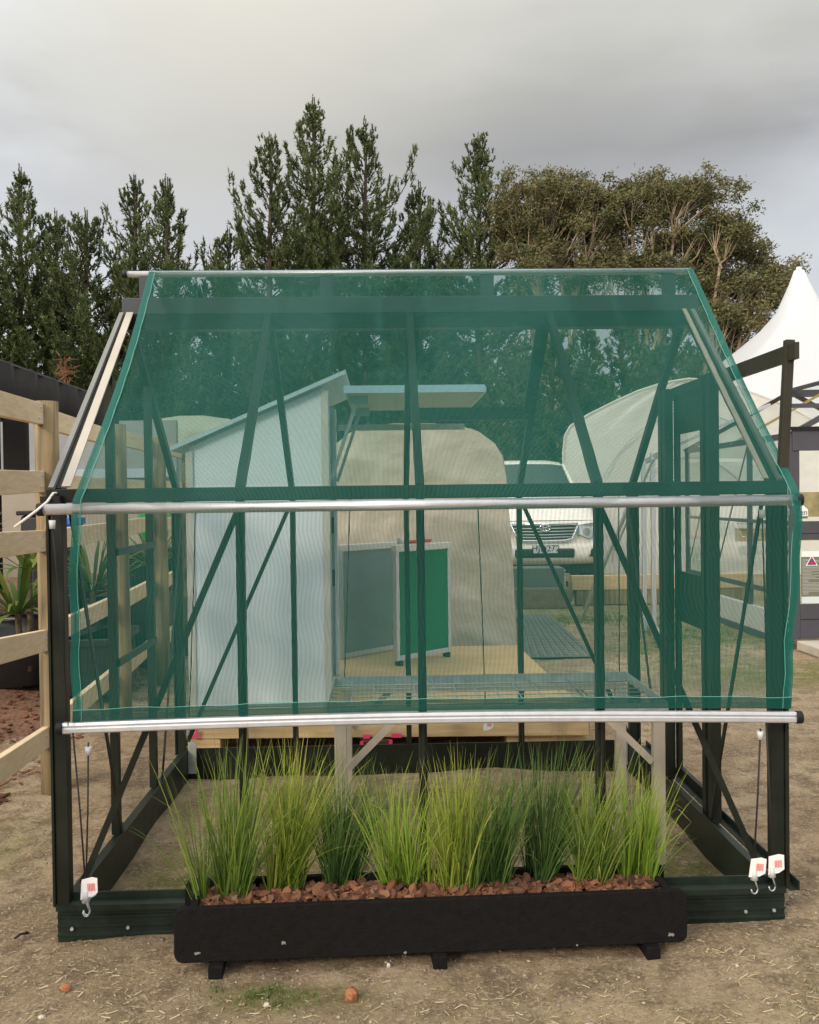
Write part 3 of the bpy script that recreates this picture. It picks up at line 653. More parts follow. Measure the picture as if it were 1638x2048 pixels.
# ------------------------------------------------------------------ plant yard beyond the fence
def mound_z(x, y): return max(0, min(.56, (-2.0-x)*.30))*min(1, max(0, (y-4.0)/4))*(1 if y < 13 else max(0, 1-(y-13)/2)) + .03*math.sin(3*x+y)+.02*math.sin(7*x-5*y) - .02
def yard():
    m = mat('bark_mulch_bed', (.20, .105, .065), .95, vary=.6, vscale=38, bump=1.0, bscale=45)
    V = []; F = []; nx, ny = 60, 90
    for j in range(ny+1):
        for i in range(nx+1):
            x = -2.02-.02*math.sin(j)-i*.12; y = 3.9+j*.115; V.append((x, y, mound_z(x, y)+.012*math.sin(17*x)*math.sin(19*y)-(.06 if i == 0 else 0)))
    for j in range(ny):
        for i in range(nx): a = j*(nx+1)+i; F.append((a+1, a, a+nx+1, a+nx+2))
    o = np_mesh('mulch_bed', V, F, m); o.data.polygons.foreach_set('use_smooth', [True]*len(F)); struct(o)
    def place():
        x = -1.9-abs(rnd.gauss(0, .9)); y = U(4.2, 8.5); return Vector((x, y, max(0, mound_z(x, y))+.008)), .6
    tag(chip_mesh(900, place, .02, .07, 'bark_litter', m_bark), 'loose bark chips scattered over the mulch bed beyond the fence', 'bark')
yard()
m_tub = mat('black_moulded_plastic', (.014, .014, .016), .32, vary=.2, vscale=20)
def round_tub(x, y, z, r, hgt, label):
    t = thing('pond_tub', label, 'tub', 'black tubs in the yard')
    prof = [(r*.86, 0), (r*.97, hgt*.8), (r*.97, hgt*.86), (r*1.06, hgt*.88), (r*1.07, hgt), (r*.96, hgt), (r*.90, hgt*.86), (r*.80, hgt*.25), (0, hgt*.2)]
    b = MB(); n = 40
    for pr, pz in prof:
        b.v += [(x+pr*math.cos(2*math.pi*k/n), y+pr*math.sin(2*math.pi*k/n), z+pz) for k in range(n)]
    for i in range(len(prof)-1):
        for k in range(n): b.f.append((i*n+k, i*n+(k+1) % n, (i+1)*n+(k+1) % n, (i+1)*n+k)); b.sm.append(True)
    b.build('shell', m_tub, t)
    MB().tube([(x+r*1.065*math.cos(2*math.pi*k/40), y+r*1.065*math.sin(2*math.pi*k/40), z+hgt*.94) for k in range(41)], r*.022, 6, False).build('rim', m_tub, t)
    base(t, (x, y, z)); return t
round_tub(-2.92, 7.35, .14, .62, .36, 'wide round black pond tub on the bark mulch nearest the fence')
round_tub(-2.75, 8.15, .2, .44, .40, 'smaller round black tub tucked behind the wide pond tub')
def trough(x, y, z, w, d, hgt, label, rot=0):
    t = thing('plastic_trough', label, 'trough', 'black tubs in the yard')
    b = MB(); th = .025
    b.box(-w/2, w/2, -d/2, -d/2+th, 0, hgt).box(-w/2, w/2, d/2-th, d/2, 0, hgt).box(-w/2, -w/2+th, -d/2+th, d/2-th, 0, hgt).box(w/2-th, w/2, -d/2+th, d/2-th, 0, hgt).box(-w/2+th, w/2-th, -d/2+th, d/2-th, 0.01, hgt*.5)
    m = Matrix.Translation((x, y, z)) @ Matrix.Rotation(rot, 4, 'Z'); b.xf(m).build('shell', m_tub, t, .006)
    r = MB(); e = .03
    r.box(-w/2-e, w/2+e, -d/2-e, -d/2-.001, hgt-.05, hgt+.006).box(-w/2-e, w/2+e, d/2+.001, d/2+e, hgt-.05, hgt+.006).box(-w/2-e, -w/2-.001, -d/2, d/2, hgt-.05, hgt+.006).box(w/2+.001, w/2+e, -d/2, d/2, hgt-.05, hgt+.006)
    r.xf(m).build('lip', m_tub, t, .006); base(t, (x, y, z))
trough(-2.95, 9.4, .22, .9, .6, .40, 'rectangular black trough with a folded lip behind the round tubs', .15)
trough(-3.1, 8.65, .15, 1.0, .5, .30, 'low black trough between the tubs and the higher trough', -.1)
trough(-2.25, 7.2, .06, .5, .7, .42, 'black trough close behind the fence rails under the net', .05)
trough(-2.2, 8.4, .06, .5, .8, .62, 'deep black trough behind the second fence bay', .02)
b = MB().box(-3.22, -2.92, 8.3, 8.7, .42, 1.38); tk = thing('storage_tank', 'dark slatey storage tank standing behind the first round post', 'tank')
b.build('body', mat('dark_slate_plastic', (.03, .032, .04), .5), tk, .03); MB().box(-3.24, -2.89, 8.27, 8.73, 1.381, 1.42).build('lid', m_tub, tk, .008)
MB().box(-3.10, -2.94, 8.285, 8.299, .50, 1.10).build('panel', m_tub, tk); base(tk, (-3.1, 8.5, .42))
b = MB().box(-4.0, -3.78, 8.6, 8.82, .4, 1.12); pk = thing('timber_stump', 'short squared pale timber post beside the dark tank', 'post'); b.build('post', m_post, pk, .01); MB().box(-4.02, -3.76, 8.58, 8.84, 1.121, 1.14).build('cap', m_pinex, pk); base(pk, (-3.9, 8.7, .4))
bb = thing('blue_crate', 'bright blue plastic crate glimpsed beside the corner post', 'crate')
MB().box(-2.74, -2.53, 7.60, 7.90, 1.16, 1.36).build('body', mat('blue_plastic', (.03, .16, .62), .4), bb, .01); MB().box(-2.755, -2.515, 7.585, 7.915, 1.31, 1.365).build('rim', mat('blue_plastic_rim', (.035, .18, .66), .4), bb, .006)
for z in (.6,): MB().box(-2.73, -2.54, 7.61, 7.89, .1, 1.158).build('stand', m_tub, bb)
base(bb, (-2.63, 7.75, .1))
gb = thing('green_bucket', 'small bright green bucket behind the rear fence post', 'bucket')
b = MB(); b.tube([(-2.35, 9.6, 1.02), (-2.35, 9.6, 1.36)], [.12, .16], 20); b.build('pail', mat('bright_green_plastic', (.02, .42, .09), .4), gb); MB().tube([(-2.35+.16*math.cos(a), 9.6, 1.36+.10*math.sin(a)) for a in np.linspace(0, math.pi, 12)], .006, 6).build('handle', m_cap, gb)
MB().box(-2.6, -2.1, 9.4, 9.8, .05, 1.015).build('stand', m_tub, gb); base(gb, (-2.35, 9.6, .05))

m_stem = mat('fibrous_stem', (.10, .085, .05), .9, vary=.4, vscale=30, bump=.6)
m_frond = island_mat('frond_leaf', [(.05, .10, .025), (.13, .21, .05), (.24, .29, .07), (.40, .34, .09)], .45, .3, attr='tint')
def palm(x, y, z, n, L_, w, label, seed, up=.9, droop=1.0, trunk=.12):
    rg = random.Random(seed); t = thing('yard_palm', label, 'plant', 'potted palms in the yard')
    V = []; F = []; T = []
    for _ in range(n):
        a = rg.uniform(0, 6.283); d = Vector((math.cos(a), math.sin(a), 0)); el = rg.uniform(.1, 1.4)*up; ll = L_*rg.uniform(.6, 1.1)
        p = Vector((x, y, z+trunk))+d*.03; sd = d.cross(Vector((0, 0, 1))); tint = rg.random()*.6; o = len(V); m = 8
        for k in range(m):
            tt = k/(m-1); di = (d*math.cos(el)+Vector((0, 0, math.sin(el)-droop*tt*tt))).normalized(); ww = w*math.sin(math.pi*min(.98, .12+.88*tt))*.5+.002
            V.append(tuple(p-sd*ww+Vector((0, 0, .15*ww)))); V.append(tuple(p)); V.append(tuple(p+sd*ww+Vector((0, 0, .15*ww)))); T += [min(1, tint+(.45*tt**3))]*3; p = p+di*ll/(m-1)
        for k in range(m-1):
            for q in (0, 1): F.append((o+3*k+q, o+3*k+q+1, o+3*k+4+q, o+3*k+3+q))
    np_mesh('fronds', V, F, m_frond, t, {'tint': T}); MB().tube([(x, y, z), (x+.01, y, z+trunk*.5), (x, y, z+trunk+.02)], [.030, .024, .026], 8).build('stem', m_stem, t); base(t, (x, y, z))
palm(-2.72, 6.95, .12, 46, .80, .034, 'arching strap leaved palm drooping over the lowest near rails', 3, .85, .9, .55)
palm(-2.62, 6.9, .25, 14, .55, .045, 'small yellowing palm half hidden behind the first round post', 5, .6, .9, .75)
palm(-3.9, 8.9, .55, 40, .55, .04, 'fresh green tufted plant against the beige wall', 8, 1.1, .5, .45)
palm(-2.42, 7.75, .20, 60, .62, .028, 'dense fan palm behind the first net covered bay', 11, 1.0, .8, .55)
palm(-2.20, 8.95, .25, 44, .55, .030, 'spiky palm behind the second net covered bay', 14, 1.0, .8, .62)
# the shade shelter: black cloth roof with valance, black post, beige wall
sh = thing('shade_shelter', 'open yard shelter with a black cloth roof and a pale beige wall', 'shelter')
mb_cloth = mat('black_shade_cloth', (.008, .007, .006), .9, vary=.3, vscale=4, bump=.3, bscale=18)
MB().extrude([(-2.96, 2.60), (-3.0, 2.63), (-4.3, 2.95), (-4.3, 2.90), (-3.0, 2.58)], 5.2, 10.4, 'y').build('roof', mb_cloth, sh)
b = MB(); n = 30
for i in range(n+1):
    y = 5.2+5.2*i/n; b.v += [(-2.955+.02*math.sin(2.1*i), y, 2.60), (-2.97+.03*math.sin(1.7*i+1), y, 2.16+.02*math.sin(1.3*i))]
b.f = [(2*i, 2*i+1, 2*i+3, 2*i+2) for i in range(n)]; b.sm = [True]*n; o = b.build('valance', mb_cloth, sh); so = o.modifiers.new('thick', 'SOLIDIFY'); so.thickness = .008
MB().box(-2.98, -2.79, 7.36, 7.44, 1.66, 2.15).build('rolled_cloth', mb_cloth, sh, .02)
for y in (5.3, 10.3): MB().box(-3.0, -2.90, y-.05, y+.05, 0, 2.55).build('post', m_black, sh, .01)
for y in (5.3, 7.8, 10.3): MB().box(-4.3, -4.2, y-.05, y+.05, 0, 2.88).build('post', m_black, sh, .01)
MB().box(-7.3, -7.1, 5.4, 12, 0, 2.5).build('wall', mat('beige_wall', (.50, .44, .36), .8, vary=.06, vscale=2), sh)
MB().box(-7.3, -2.7, 12.25, 12.4, 0, 1.62).build('wall', mat('beige_render', (.38, .335, .275), .8, vary=.08, vscale=2), sh)
MB().box(-7.3, -2.7, 12.26, 12.38, 1.62, 2.55).build('wall', mat('grey_sheet', (.27, .28, .29), .6, vary=.1, vscale=3), sh)
MB().box(-6.2, -2.7, 12.21, 12.245, 1.80, 1.92).build('wall_band', mat('blue_grey_strip', (.40, .47, .54), .5), sh)
base(sh, (-4.5, 8.5, 0))
def tunnel(name, label, xl, xr, y0, y1, prof, film_m, ribs, cat='tunnel house'):
    t = thing(name, label, cat)
    xc = (xl+xr)/2; hw = (xr-xl)/2
    n = len(prof); b = MB(); m = max(8, int((y1-y0)/.25))
    pp = [(xc+hw*u, w) for u, w in prof]
    for j in range(m+1):
        y = y0+(y1-y0)*j/m
        b.v += [(u+.012*math.sin(9*w+5*y), y, w+.010*math.sin(7*u+3*y)) for u, w in pp]
    for j in range(m):
        for i in range(n-1): b.f.append((j*n+i, (j+1)*n+i, (j+1)*n+i+1, j*n+i+1)); b.sm.append(True)
    o = b.build('cover', film_m, t)
    # end sheet with slight creasing
    e = MB(); k = 56; g = 56; half = n//2
    zl = [p[1] for p in pp[:half]]; xl_ = [p[0] for p in pp[:half]]
    for i in range(g+1):
        z = zl[-1]*i/g; xa_ = float(np.interp(z, zl, xl_)); xb_ = 2*xc-xa_
        for q in range(k+1):
            x = xa_+(xb_-xa_)*q/k; u = q/k; ed = min(1, 6*u, 6*(1-u), 6*(1-i/g)+.1)
            f = .016*abs(math.sin(4.1*x+3.2*z+.5*math.sin(3*z)))**3+.012*abs(math.sin(7.3*x-4.6*z+1.1*math.sin(2*x)))**4+.010*abs(math.sin(2.2*x+9*z+1))**6
            e.v.append((x, y0-.004-f*ed, z))
    for i in range(g):
        for q in range(k): e.f.append((i*(k+1)+q, i*(k+1)+q+1, (i+1)*(k+1)+q+1, (i+1)*(k+1)+q)); e.sm.append(True)
    e.build('end_sheet', film_m, t)
    for j in range(ribs):
        y = y0+.03+(y1-y0-.06)*j/max(1, ribs-1); MB().tube([(xc+(u-xc)*.985, y, w-.02) for u, w in pp], .016, 8, False).build('hoop', m_galv, t)
    base(t, (xc, (y0+y1)/2, 0)); return t
P_ARCH = [(-1, 0), (-.995, .45), (-.985, .9), (-.965, 1.35), (-.93, 1.7), (-.86, 1.95), (-.72, 2.08), (-.45, 2.17), (-.15, 2.20), (.15, 2.20), (.45, 2.17), (.72, 2.08), (.86, 1.95), (.93, 1.7), (.965, 1.35), (.985, .9), (.995, .45), (1, 0)]
tunnel('yard_tunnel', 'pale plastic covered tunnel house beyond the timber fence', -3.72, -1.55, 12.9, 16.5, [(u, w*1.21) for u, w in P_ARCH], m_green_film, 4)
PC = [(-1, 0), (-.985, .45), (-.965, .9), (-.94, 1.3), (-.91, 1.66), (-.875, 1.86), (-.80, 1.98), (-.6, 2.12), (-.2, 2.17), (.2, 2.17), (.6, 2.12), (.80, 1.98), (.875, 1.86), (.91, 1.66), (.94, 1.3), (.965, .9), (.985, .45), (1, 0)]
ct = tunnel('covered_tunnel', 'walk-in tunnel under a creased cream plastic cover behind the deck', -.62, 1.22, 8.45, 11.2, PC, m_cream, 4)
for u in (-.2, .42, .95): pass
MB().tube([(x, 8.425, .33+.004*math.sin(9*x)) for x in np.linspace(-.6, 1.2, 20)], .006, 5).build('seam', m_cream, ct)
bt = thing('polytunnel', 'big milky film tunnel house with curved hoops behind the parked ute', 'tunnel house')

# ------------------------------------------------------------------ timber deck with the pale shed
dk = thing('timber_deck', 'low pine deck topped with a plywood sheet behind the greenhouse', 'deck')
c4 = [(-1.17, 5.50), (1.225, 5.40), (1.16, 8.02), (-1.25, 8.05)]
MB().add([(x, y, .196) for x, y in c4]+[(x, y, .18) for x, y in c4], [(0, 1, 2, 3), (7, 6, 5, 4), (0, 4, 5, 1), (1, 5, 6, 2), (2, 6, 7, 3), (3, 7, 4, 0)]).build('plywood_top', m_ply, dk)
MB().bar((-1.17, 5.525, .13), (1.20, 5.425, .13), .045, .098).build('front_joist', m_pinex, dk, .004)
MB().bar((-1.20, 5.56, .13), (-1.23, 8.0, .13), .045, .098).build('side_joist', m_pinex, dk, .004)
MB().bar((1.20, 5.46, .13), (1.14, 8.0, .13), .045, .098).build('side_joist', m_pinex, dk, .004)
for i, x in enumerate((-.7, -.1, .55)): MB().bar((x, 5.6, .125), (x-.03, 7.98, .125), .045, .09).build('joist', m_pinex, dk)
for x0, x1 in ((.72, 1.19), (-1.16, -.98)): MB().box(x0, x1, 5.50 if x0 < 0 else 5.46, 5.62 if x0 < 0 else 5.58, -.02, .078).build('bearer', m_pinex, dk, .004)
MB().box(-.14, .03, 5.42, 5.47, .02, .07).build('block', m_bark, dk); MB().box(-.16, -.02, 5.47, 5.52, .071, .11).build('block', m_bark, dk)
for x, y, z, w, hh in ((-1.145, 5.47, .095, .04, .05), (-.15, 5.412, .022, .02, .05), (.02, 5.412, .022, .02, .055), (.035, 5.43, .085, .06, .024), (-.13, 5.44, .08, .04, .024)): MB().box(x, x+w, y-.006, y, z, z+hh).build('marking_tape', m_pink, dk)
base(dk, (0, 6.7, 0))
sd = thing('garden_shed', 'narrow pale blue steel shed with sloping roof standing on the deck', 'shed')
xa, xb, ya, yb = -1.19, -.355, 5.75, 6.95
p4 = [(xa, .198), (xb, .198), (xb, 2.185), (xa, 1.825)]
MB().extrude(p4, ya, ya+.02, 'y').build('side_wall', m_panel, sd); MB().extrude(p4, yb-.02, yb, 'y').build('side_wall', m_panel, sd)
MB().box(xa, xa+.02, ya+.021, yb-.021, .2, 1.82).build('back_wall', m_panel, sd)
for x in (xa-.02, xb-.018): MB().box(x, x+.045, ya-.012, ya-.001, .2, 1.80 if x < -1 else 2.16).build('corner_trim', mat('pale_grey_trim', (.50, .50, .48), .45, vary=.05), sd)
MB().add([(xa-.10, ya-.06, 1.80), (xb+.14, ya-.06, 2.262), (xb+.14, yb+.06, 2.262), (xa-.10, yb+.06, 1.80), (xa-.10, ya-.06, 1.826), (xb+.14, ya-.06, 2.288), (xb+.14, yb+.06, 2.288), (xa-.10, yb+.06, 1.826)], [(3, 2, 1, 0), (4, 5, 6, 7), (0, 1, 5, 4), (1, 2, 6, 5), (2, 3, 7, 6), (3, 0, 4, 7)]).build('roof', mat('blue_grey_roof_steel', (.40, .52, .60), .4, vary=.05), sd)
MB().box(xb+.0, xb+.02, ya+.03, ya+.16, .2, 2.15).box(xb, xb+.02, yb-.16, yb-.03, .2, 2.15).build('door_jamb', m_panel, sd)
MB().box(xb-.001, xb+.035, ya+.001, ya+.028, .2, 2.17).build('corner_angle', m_galv, sd)
cn = MB().box(xb+.135, .635, 5.74, 6.93, 2.150, 2.168).build('canopy', mat('canopy_lining', (.60, .58, .52), .6, vary=.06), sd)
mf = mat('canopy_fascia_blue', (.30, .47, .60), .4)
MB().box(xb+.125, .645, 5.72, 5.738, 2.146, 2.192).build('fascia', mf, cn); MB().box(.636, .655, 5.74, 6.93, 2.146, 2.185).build('fascia', m_galv, cn)
for y in (5.95, 6.75):
    MB().bar((xb+.03, y, 1.62), (xb+.20, y, 2.12), .018, .022).build('strut', m_galv, sd); MB().box(xb+.15, xb+.27, y-.02, y+.02, 2.10, 2.149).build('strut_shoe', mf, sd)
MB().box(xb+.03, .62, 6.90, 6.925, 2.0, 2.045).build('hanger_rail', m_galv, sd)
for z in (1.28, .95): MB().box(xb+.021, xb+.05, ya+.04, ya+.10, z, z+.1).build('hinge', m_cap, sd)
base(sd, (-.77, 6.35, .2))
def board(name, label, p, q, z0, z1, face_m, feet):
    t = thing(name, label, 'panel')
    p = Vector((*p, 0)); q = Vector((*q, 0)); L_ = (q-p).length; m = Matrix.Translation(p) @ Matrix.Rotation(math.atan2((q-p).y, (q-p).x), 4, 'Z')
    MB().box(.035, L_-.035, -.012, .012, z0+.04, z1-.055).xf(m).build('face', face_m, t)
    f = MB().box(0, .034, -.02, .02, z0, z1-.05).box(L_-.034, L_, -.02, .02, z0, z1-.05).box(.0345, L_-.0345, -.02, .02, z0, z0+.04); f.xf(m).build('frame', m_alu, t, .003)
    MB().box(-.004, L_+.004, -.025, .025, z1-.0495, z1).xf(m).build('top_rail', mat('pale_rail', (.72, .70, .66), .4), t, .004)
    if feet:
        for x in (.04, L_-.04): MB().box(x-.015, x+.015, -.03, .03, .198, z0-.001).xf(m).build('foot', m_cap, t)
    base(t, (*((p+q)/2).xy, .2)); return t, m
g1, gm_ = board('green_board', 'freestanding green felt panel in an aluminium frame on the plywood deck', (.085, 7.12), (.535, 7.53), .235, 1.13, m_felt, True)
board('grey_board', 'freestanding grey panel half hidden behind the green felt one', (-.36, 7.47), (.10, 7.92), .20, 1.12, m_panelg, False)
rt = thing('hand_tool', 'red handled tool left on top of the green panel', 'tool')
MB().tube([(.14, 0, 1.148), (.40, 0, 1.152)], .014, 10).xf(gm_).build('handle', m_red, rt); MB().tube([(.04, 0, 1.148), (.139, 0, 1.148)], .008, 8).xf(gm_).build('shank', m_galv, rt); MB().tube([(.06, 0, 1.16), (.06, 0, 1.19)], .022, 10).xf(gm_).build('knob', m_paper, rt); base(rt, (.3, 7.3, 1.14))
# trackway mat on the ground beside the deck
def trackmat():
    b = MB(); q = [(1.27, 8.5), (1.95, 8.5), (2.06, 11.4), (1.66, 11.5)]
    mm_ = mat('grey_rubber_mat', (.19, .19, .175), .7, vary=.15, vscale=8)
    b.add([(x, y, .012) for x, y in q]+[(x, y, .0) for x, y in q], [(0, 1, 2, 3), (0, 4, 5, 1), (1, 5, 6, 2), (2, 6, 7, 3), (3, 7, 4, 0)])
    for i in range(30):
        for j in range(9):
            s, t = (j+.5)/9, (i+.5)/30
            x = (q[0][0]*(1-s)+q[1][0]*s)*(1-t)+(q[3][0]*(1-s)+q[2][0]*s)*t; y = 8.5+2.95*t
            b.box(x-.022, x+.022, y-.022, y+.022, .0115, .026)
    o = b.build('ground_mat', mm_); tag(o, 'grey studded rubber mat lying on the grass beside the deck', 'mat')
trackmat()

# ------------------------------------------------------------------ raised bed, boxes, the ute
rb = thing('sleeper_wall', 'two stacked pale timber sleepers forming a low bed beside the ute', 'raised bed')
MB().box(2.56, 5.0, 12.5, 12.62, .205, .40).build('sleeper', m_pinex, rb, .006); MB().box(2.62, 5.02, 12.51, 12.63, .0, .202).build('sleeper', m_post, rb, .006)
MB().box(2.5, 2.559, 12.46, 12.60, .05, .33).build('end_post', m_post, rb, .006); base(rb, (3.8, 12.55, 0))
bx = thing('grey_bin', 'grey ribbed storage bin on a brown base in front of the ute', 'bin')
MB().box(1.60, 2.42, 12.3, 12.7, .275, .53).build('body', mat('grey_bin_plastic', (.13, .13, .12), .6, vary=.1), bx, .01); MB().box(1.58, 2.46, 12.28, 12.72, .255, .274).build('rim', mat('grey_rim', (.24, .24, .23), .6), bx)
for i in range(5): MB().box(2.421, 2.435, 12.3, 12.42, .3+i*.045, .325+i*.045).build('clip', m_grey, bx)
MB().box(1.56, 2.48, 12.26, 12.74, -.01, .254).build('base', mat('brown_board', (.20, .13, .085), .8, vary=.25, vscale=12), bx, .01); base(bx, (2.0, 12.5, 0))
m_paint = mat('pearl_white_paint', (.86, .82, .75), .28, vary=.02)
b_ = m_paint.node_tree.nodes['Principled BSDF']; b_.inputs['Coat Weight'].default_value = .6
m_chrome = mat('chrome', (.85, .86, .88), .12, metal=1.0)
m_dark = mat('dark_grille', (.012, .014, .014), .5)
m_lamp = mat('headlamp_lens', (.62, .68, .74), .08, metal=.35)
def ute():
    t = thing('parked_ute', 'white pickup ute parked facing the greenhouse between the tunnels', 'ute')
    cx, y0 = 2.325, 13.2; Wd = .875
    def sheet(rows, name, m, par=t, smooth=True):      # rows of half-sections mirrored about the centre line
        b = MB(); n = None
        for r_ in rows:
            full = [(cx-x, y, z) for x, y, z in reversed(r_) if x > 1e-6]+[(cx+x, y, z) for x, y, z in r_]; n = len(full); b.v += full
        for j in range(len(rows)-1):
            for i in range(n-1): b.f.append((j*n+i, j*n+i+1, (j+1)*n+i+1, (j+1)*n+i)); b.sm.append(smooth)
        return b.build(name, m, par)
    X = (0, .35, .6, .76, .84, .87)
    def row(z, dy): return [(x*k_, y0+d+dy, z) for (x, d), k_ in zip(zip(X, (0, .012, .05, .12, .22, .42)), [1]*6)]
    # bumper and nose as one swept skin, bonnet, windscreen frame and roof
    nose = [row(.50, .12), row(.545, .03), row(.60, .0), row(.66, .0), row(.74, .015), row(.79, .03), row(.80, .06), row(.93, .075), row(1.06, .09), row(1.105, .13), row(1.125, .2)]
    sheet(nose, 'nose', m_paint)
    bon = [[(x, y0+.2+s+d*(1-.3*q), 1.125+.36*q+.012*(1-x*x)) for x, d in zip(X, (0, .012, .05, .12, .22, .42))] for s, q in ((0, 0), (.25, .35), (.55, .65), (.9, .88), (1.1, 1))]
    sheet(bon, 'bonnet', m_paint)
    MB().box(cx-.87, cx+.87, y0+.66, y0+4.9, .5, 1.14).box(cx-.84, cx+.84, y0+1.25, y0+4.9, 1.141, 1.42).build('body', m_paint, t, .05)
    cab = [[(0, y0+1.3, 1.50), (.5, y0+1.33, 1.49), (.8, y0+1.42, 1.44)], [(0, y0+1.95, 2.02), (.45, y0+1.97, 2.015), (.66, y0+2.02, 1.99)], [(0, y0+2.1, 2.085), (.42, y0+2.12, 2.08), (.62, y0+2.16, 2.05)], [(0, y0+2.9, 2.11), (.42, y0+2.9, 2.10), (.63, y0+2.9, 2.055)], [(0, y0+3.5, 2.05), (.42, y0+3.5, 2.04), (.63, y0+3.5, 2.0)], [(0, y0+3.7, 1.45), (.42, y0+3.7, 1.45), (.8, y0+3.7, 1.38)]]
    sheet(cab[1:], 'cab', m_paint)
    sheet(cab[:2], 'windscreen', mat('dark_windscreen', (.03, .045, .045), .08), smooth=True)
    for s in (-1, 1):
        MB().tube([(cx+s*.80, y0+1.40, 1.42), (cx+s*.665, y0+2.0, 2.0)], .03, 8).build('pillar', m_paint, t)
        MB().add([(cx+s*.79, y0+1.5, 1.45), (cx+s*.64, y0+2.1, 1.98), (cx+s*.64, y0+3.4, 1.96), (cx+s*.80, y0+3.6, 1.42)], [(0, 1, 2, 3)]).build('side_window', m_dark, t)
        mi = MB().box(cx+s*1.0-.09, cx+s*1.0+.09, y0+1.5, y0+1.58, 1.45, 1.63).build('mirror', m_paint, t, .03); MB().bar((cx+s*.80, y0+1.55, 1.46), (cx+s*.92, y0+1.55, 1.50), .03, .04).build('arm', m_cap, mi)
        # headlamp
        b = MB(); b.add([(cx+s*.50, y0+.108, 1.07), (cx+s*.52, y0+.09, .93), (cx+s*.66, y0+.14, .875), (cx+s*.80, y0+.27, .90), (cx+s*.835, y0+.31, 1.02), (cx+s*.72, y0+.20, 1.10)], [(0, 1, 2, 3, 4, 5) if s < 0 else (5, 4, 3, 2, 1, 0)])
        b.v = [(x, y-.05, z) for x, y, z in b.v]; hl = b.build('headlight', m_lamp, t); so = hl.modifiers.new('thick', 'SOLIDIFY'); so.thickness = -.06
        MB().tube([(cx+s*.62, y0+.06, .97), (cx+s*.62, y0+.075, .97)], .055, 16).build('bulb', m_chrome, hl)
        MB().tube([(cx+s*.74, y0+.075, .665), (cx+s*.74, y0+.10, .665)], [.062, .07], 18).build('fog_lamp', m_dark, t)
        MB().add([(cx+s*.64, y0+.035, .61), (cx+s*.80, y0+.17, .61), (cx+s*.80, y0+.17, .735), (cx+s*.70, y0+.08, .70)], [(0, 1, 2, 3)]).build('fog_surround', m_dark, t)
        w = MB().tube([(cx+s*.62, y0+.95, .37), (cx+s*.86, y0+.95, .37)], .37, 28).build('wheel', m_cap, t); MB().tube([(cx+s*.861, y0+.95, .37), (cx+s*.875, y0+.95, .37)], .22, 20).build('rim', m_alu, w)
        w = MB().tube([(cx+s*.62, y0+4.0, .37), (cx+s*.86, y0+4.0, .37)], .37, 28).build('wheel', m_cap, t)
    # grille: dark trapezoid with chrome slats, surround and the maker's oval emblem
    yf = y0+.035
    g = MB().add([(cx-.46, yf, 1.065), (cx+.46, yf, 1.065), (cx+.38, yf-.01, .885), (cx+.30, yf-.012, .868), (cx-.30, yf-.012, .868), (cx-.38, yf-.01, .885)], [(5, 4, 3, 2, 1, 0)]).build('grille', m_dark, t)
    for i, z in enumerate((1.03, .985, .94, .90)): MB().tube([(cx-.445+.02*i, yf-.012, z), (cx, yf-.022, z-.008), (cx+.445-.02*i, yf-.012, z)], .009, 6).build('slat', m_grey, g)
    MB().tube([(cx-.48, yf-.012, 1.085), (cx, yf-.022, 1.088), (cx+.48, yf-.012, 1.085)], .020, 8).build('surround', m_chrome, g)
    MB().tube([(cx-.48, yf-.012, 1.075), (cx-.40, yf-.014, .875), (cx-.3, yf-.018, .852), (cx, yf-.024, .845), (cx+.3, yf-.018, .852), (cx+.40, yf-.014, .875), (cx+.48, yf-.012, 1.075)], .014, 8).build('surround', m_chrome, g)
    def oval(rx, rz, z, dx=0): return [(cx+dx+rx*math.cos(a), yf-.045, z+rz*math.sin(a)) for a in np.linspace(0, 2*math.pi, 29)]
    em = MB().tube(oval(.075, .049, 1.035), .0085, 8, False).tube(oval(.026, .047, 1.035), .0065, 8, False).tube(oval(.052, .019, 1.058), .0065, 8, False).build('emblem', m_chrome, g)
    MB().box(cx-.43, cx+.43, y0-.012, y0+.05, .60, .735).build('lower_intake', m_dark, t, .03)
    pb = MB().box(cx-.175, cx+.175, y0-.045, y0-.03, .672, .80).build('number_plate', mat('plate_white', (.72, .74, .74), .45), t, .006)
    text('HJD272', (cx, y0-.0475, .738), .125, mat('plate_black', (.02, .02, .025), .5), pb, 'plate_letters', 1.0)
    MB().box(cx-.8, cx+.8, y0+.2, y0+.9, .36, .50).build('skid_plate', m_dark, t)
    base(t, (cx, y0+2.4, 0))
def text(s, loc, size, m, parent, name, xs=1.0, align='CENTER', rotz=0):
    cu = bpy.data.curves.new(name, 'FONT'); cu.body = s; cu.size = size; cu.align_x = align; cu.align_y = 'CENTER'; cu.extrude = .0008
    o = bpy.data.objects.new(name, cu); COL.objects.link(o); dg = bpy.context.evaluated_depsgraph_get(); dg.update()
    me = bpy.data.meshes.new_from_object(o.evaluated_get(dg)); bpy.data.objects.remove(o)
    me.transform(Matrix.Translation(loc) @ Matrix.Rotation(rotz, 4, 'Z') @ Matrix.Rotation(math.pi/2, 4, 'X') @ Matrix.Diagonal((xs, 1, 1, 1))); me.materials.clear(); me.materials.append(m)
    return link(name, me, parent)
ute()

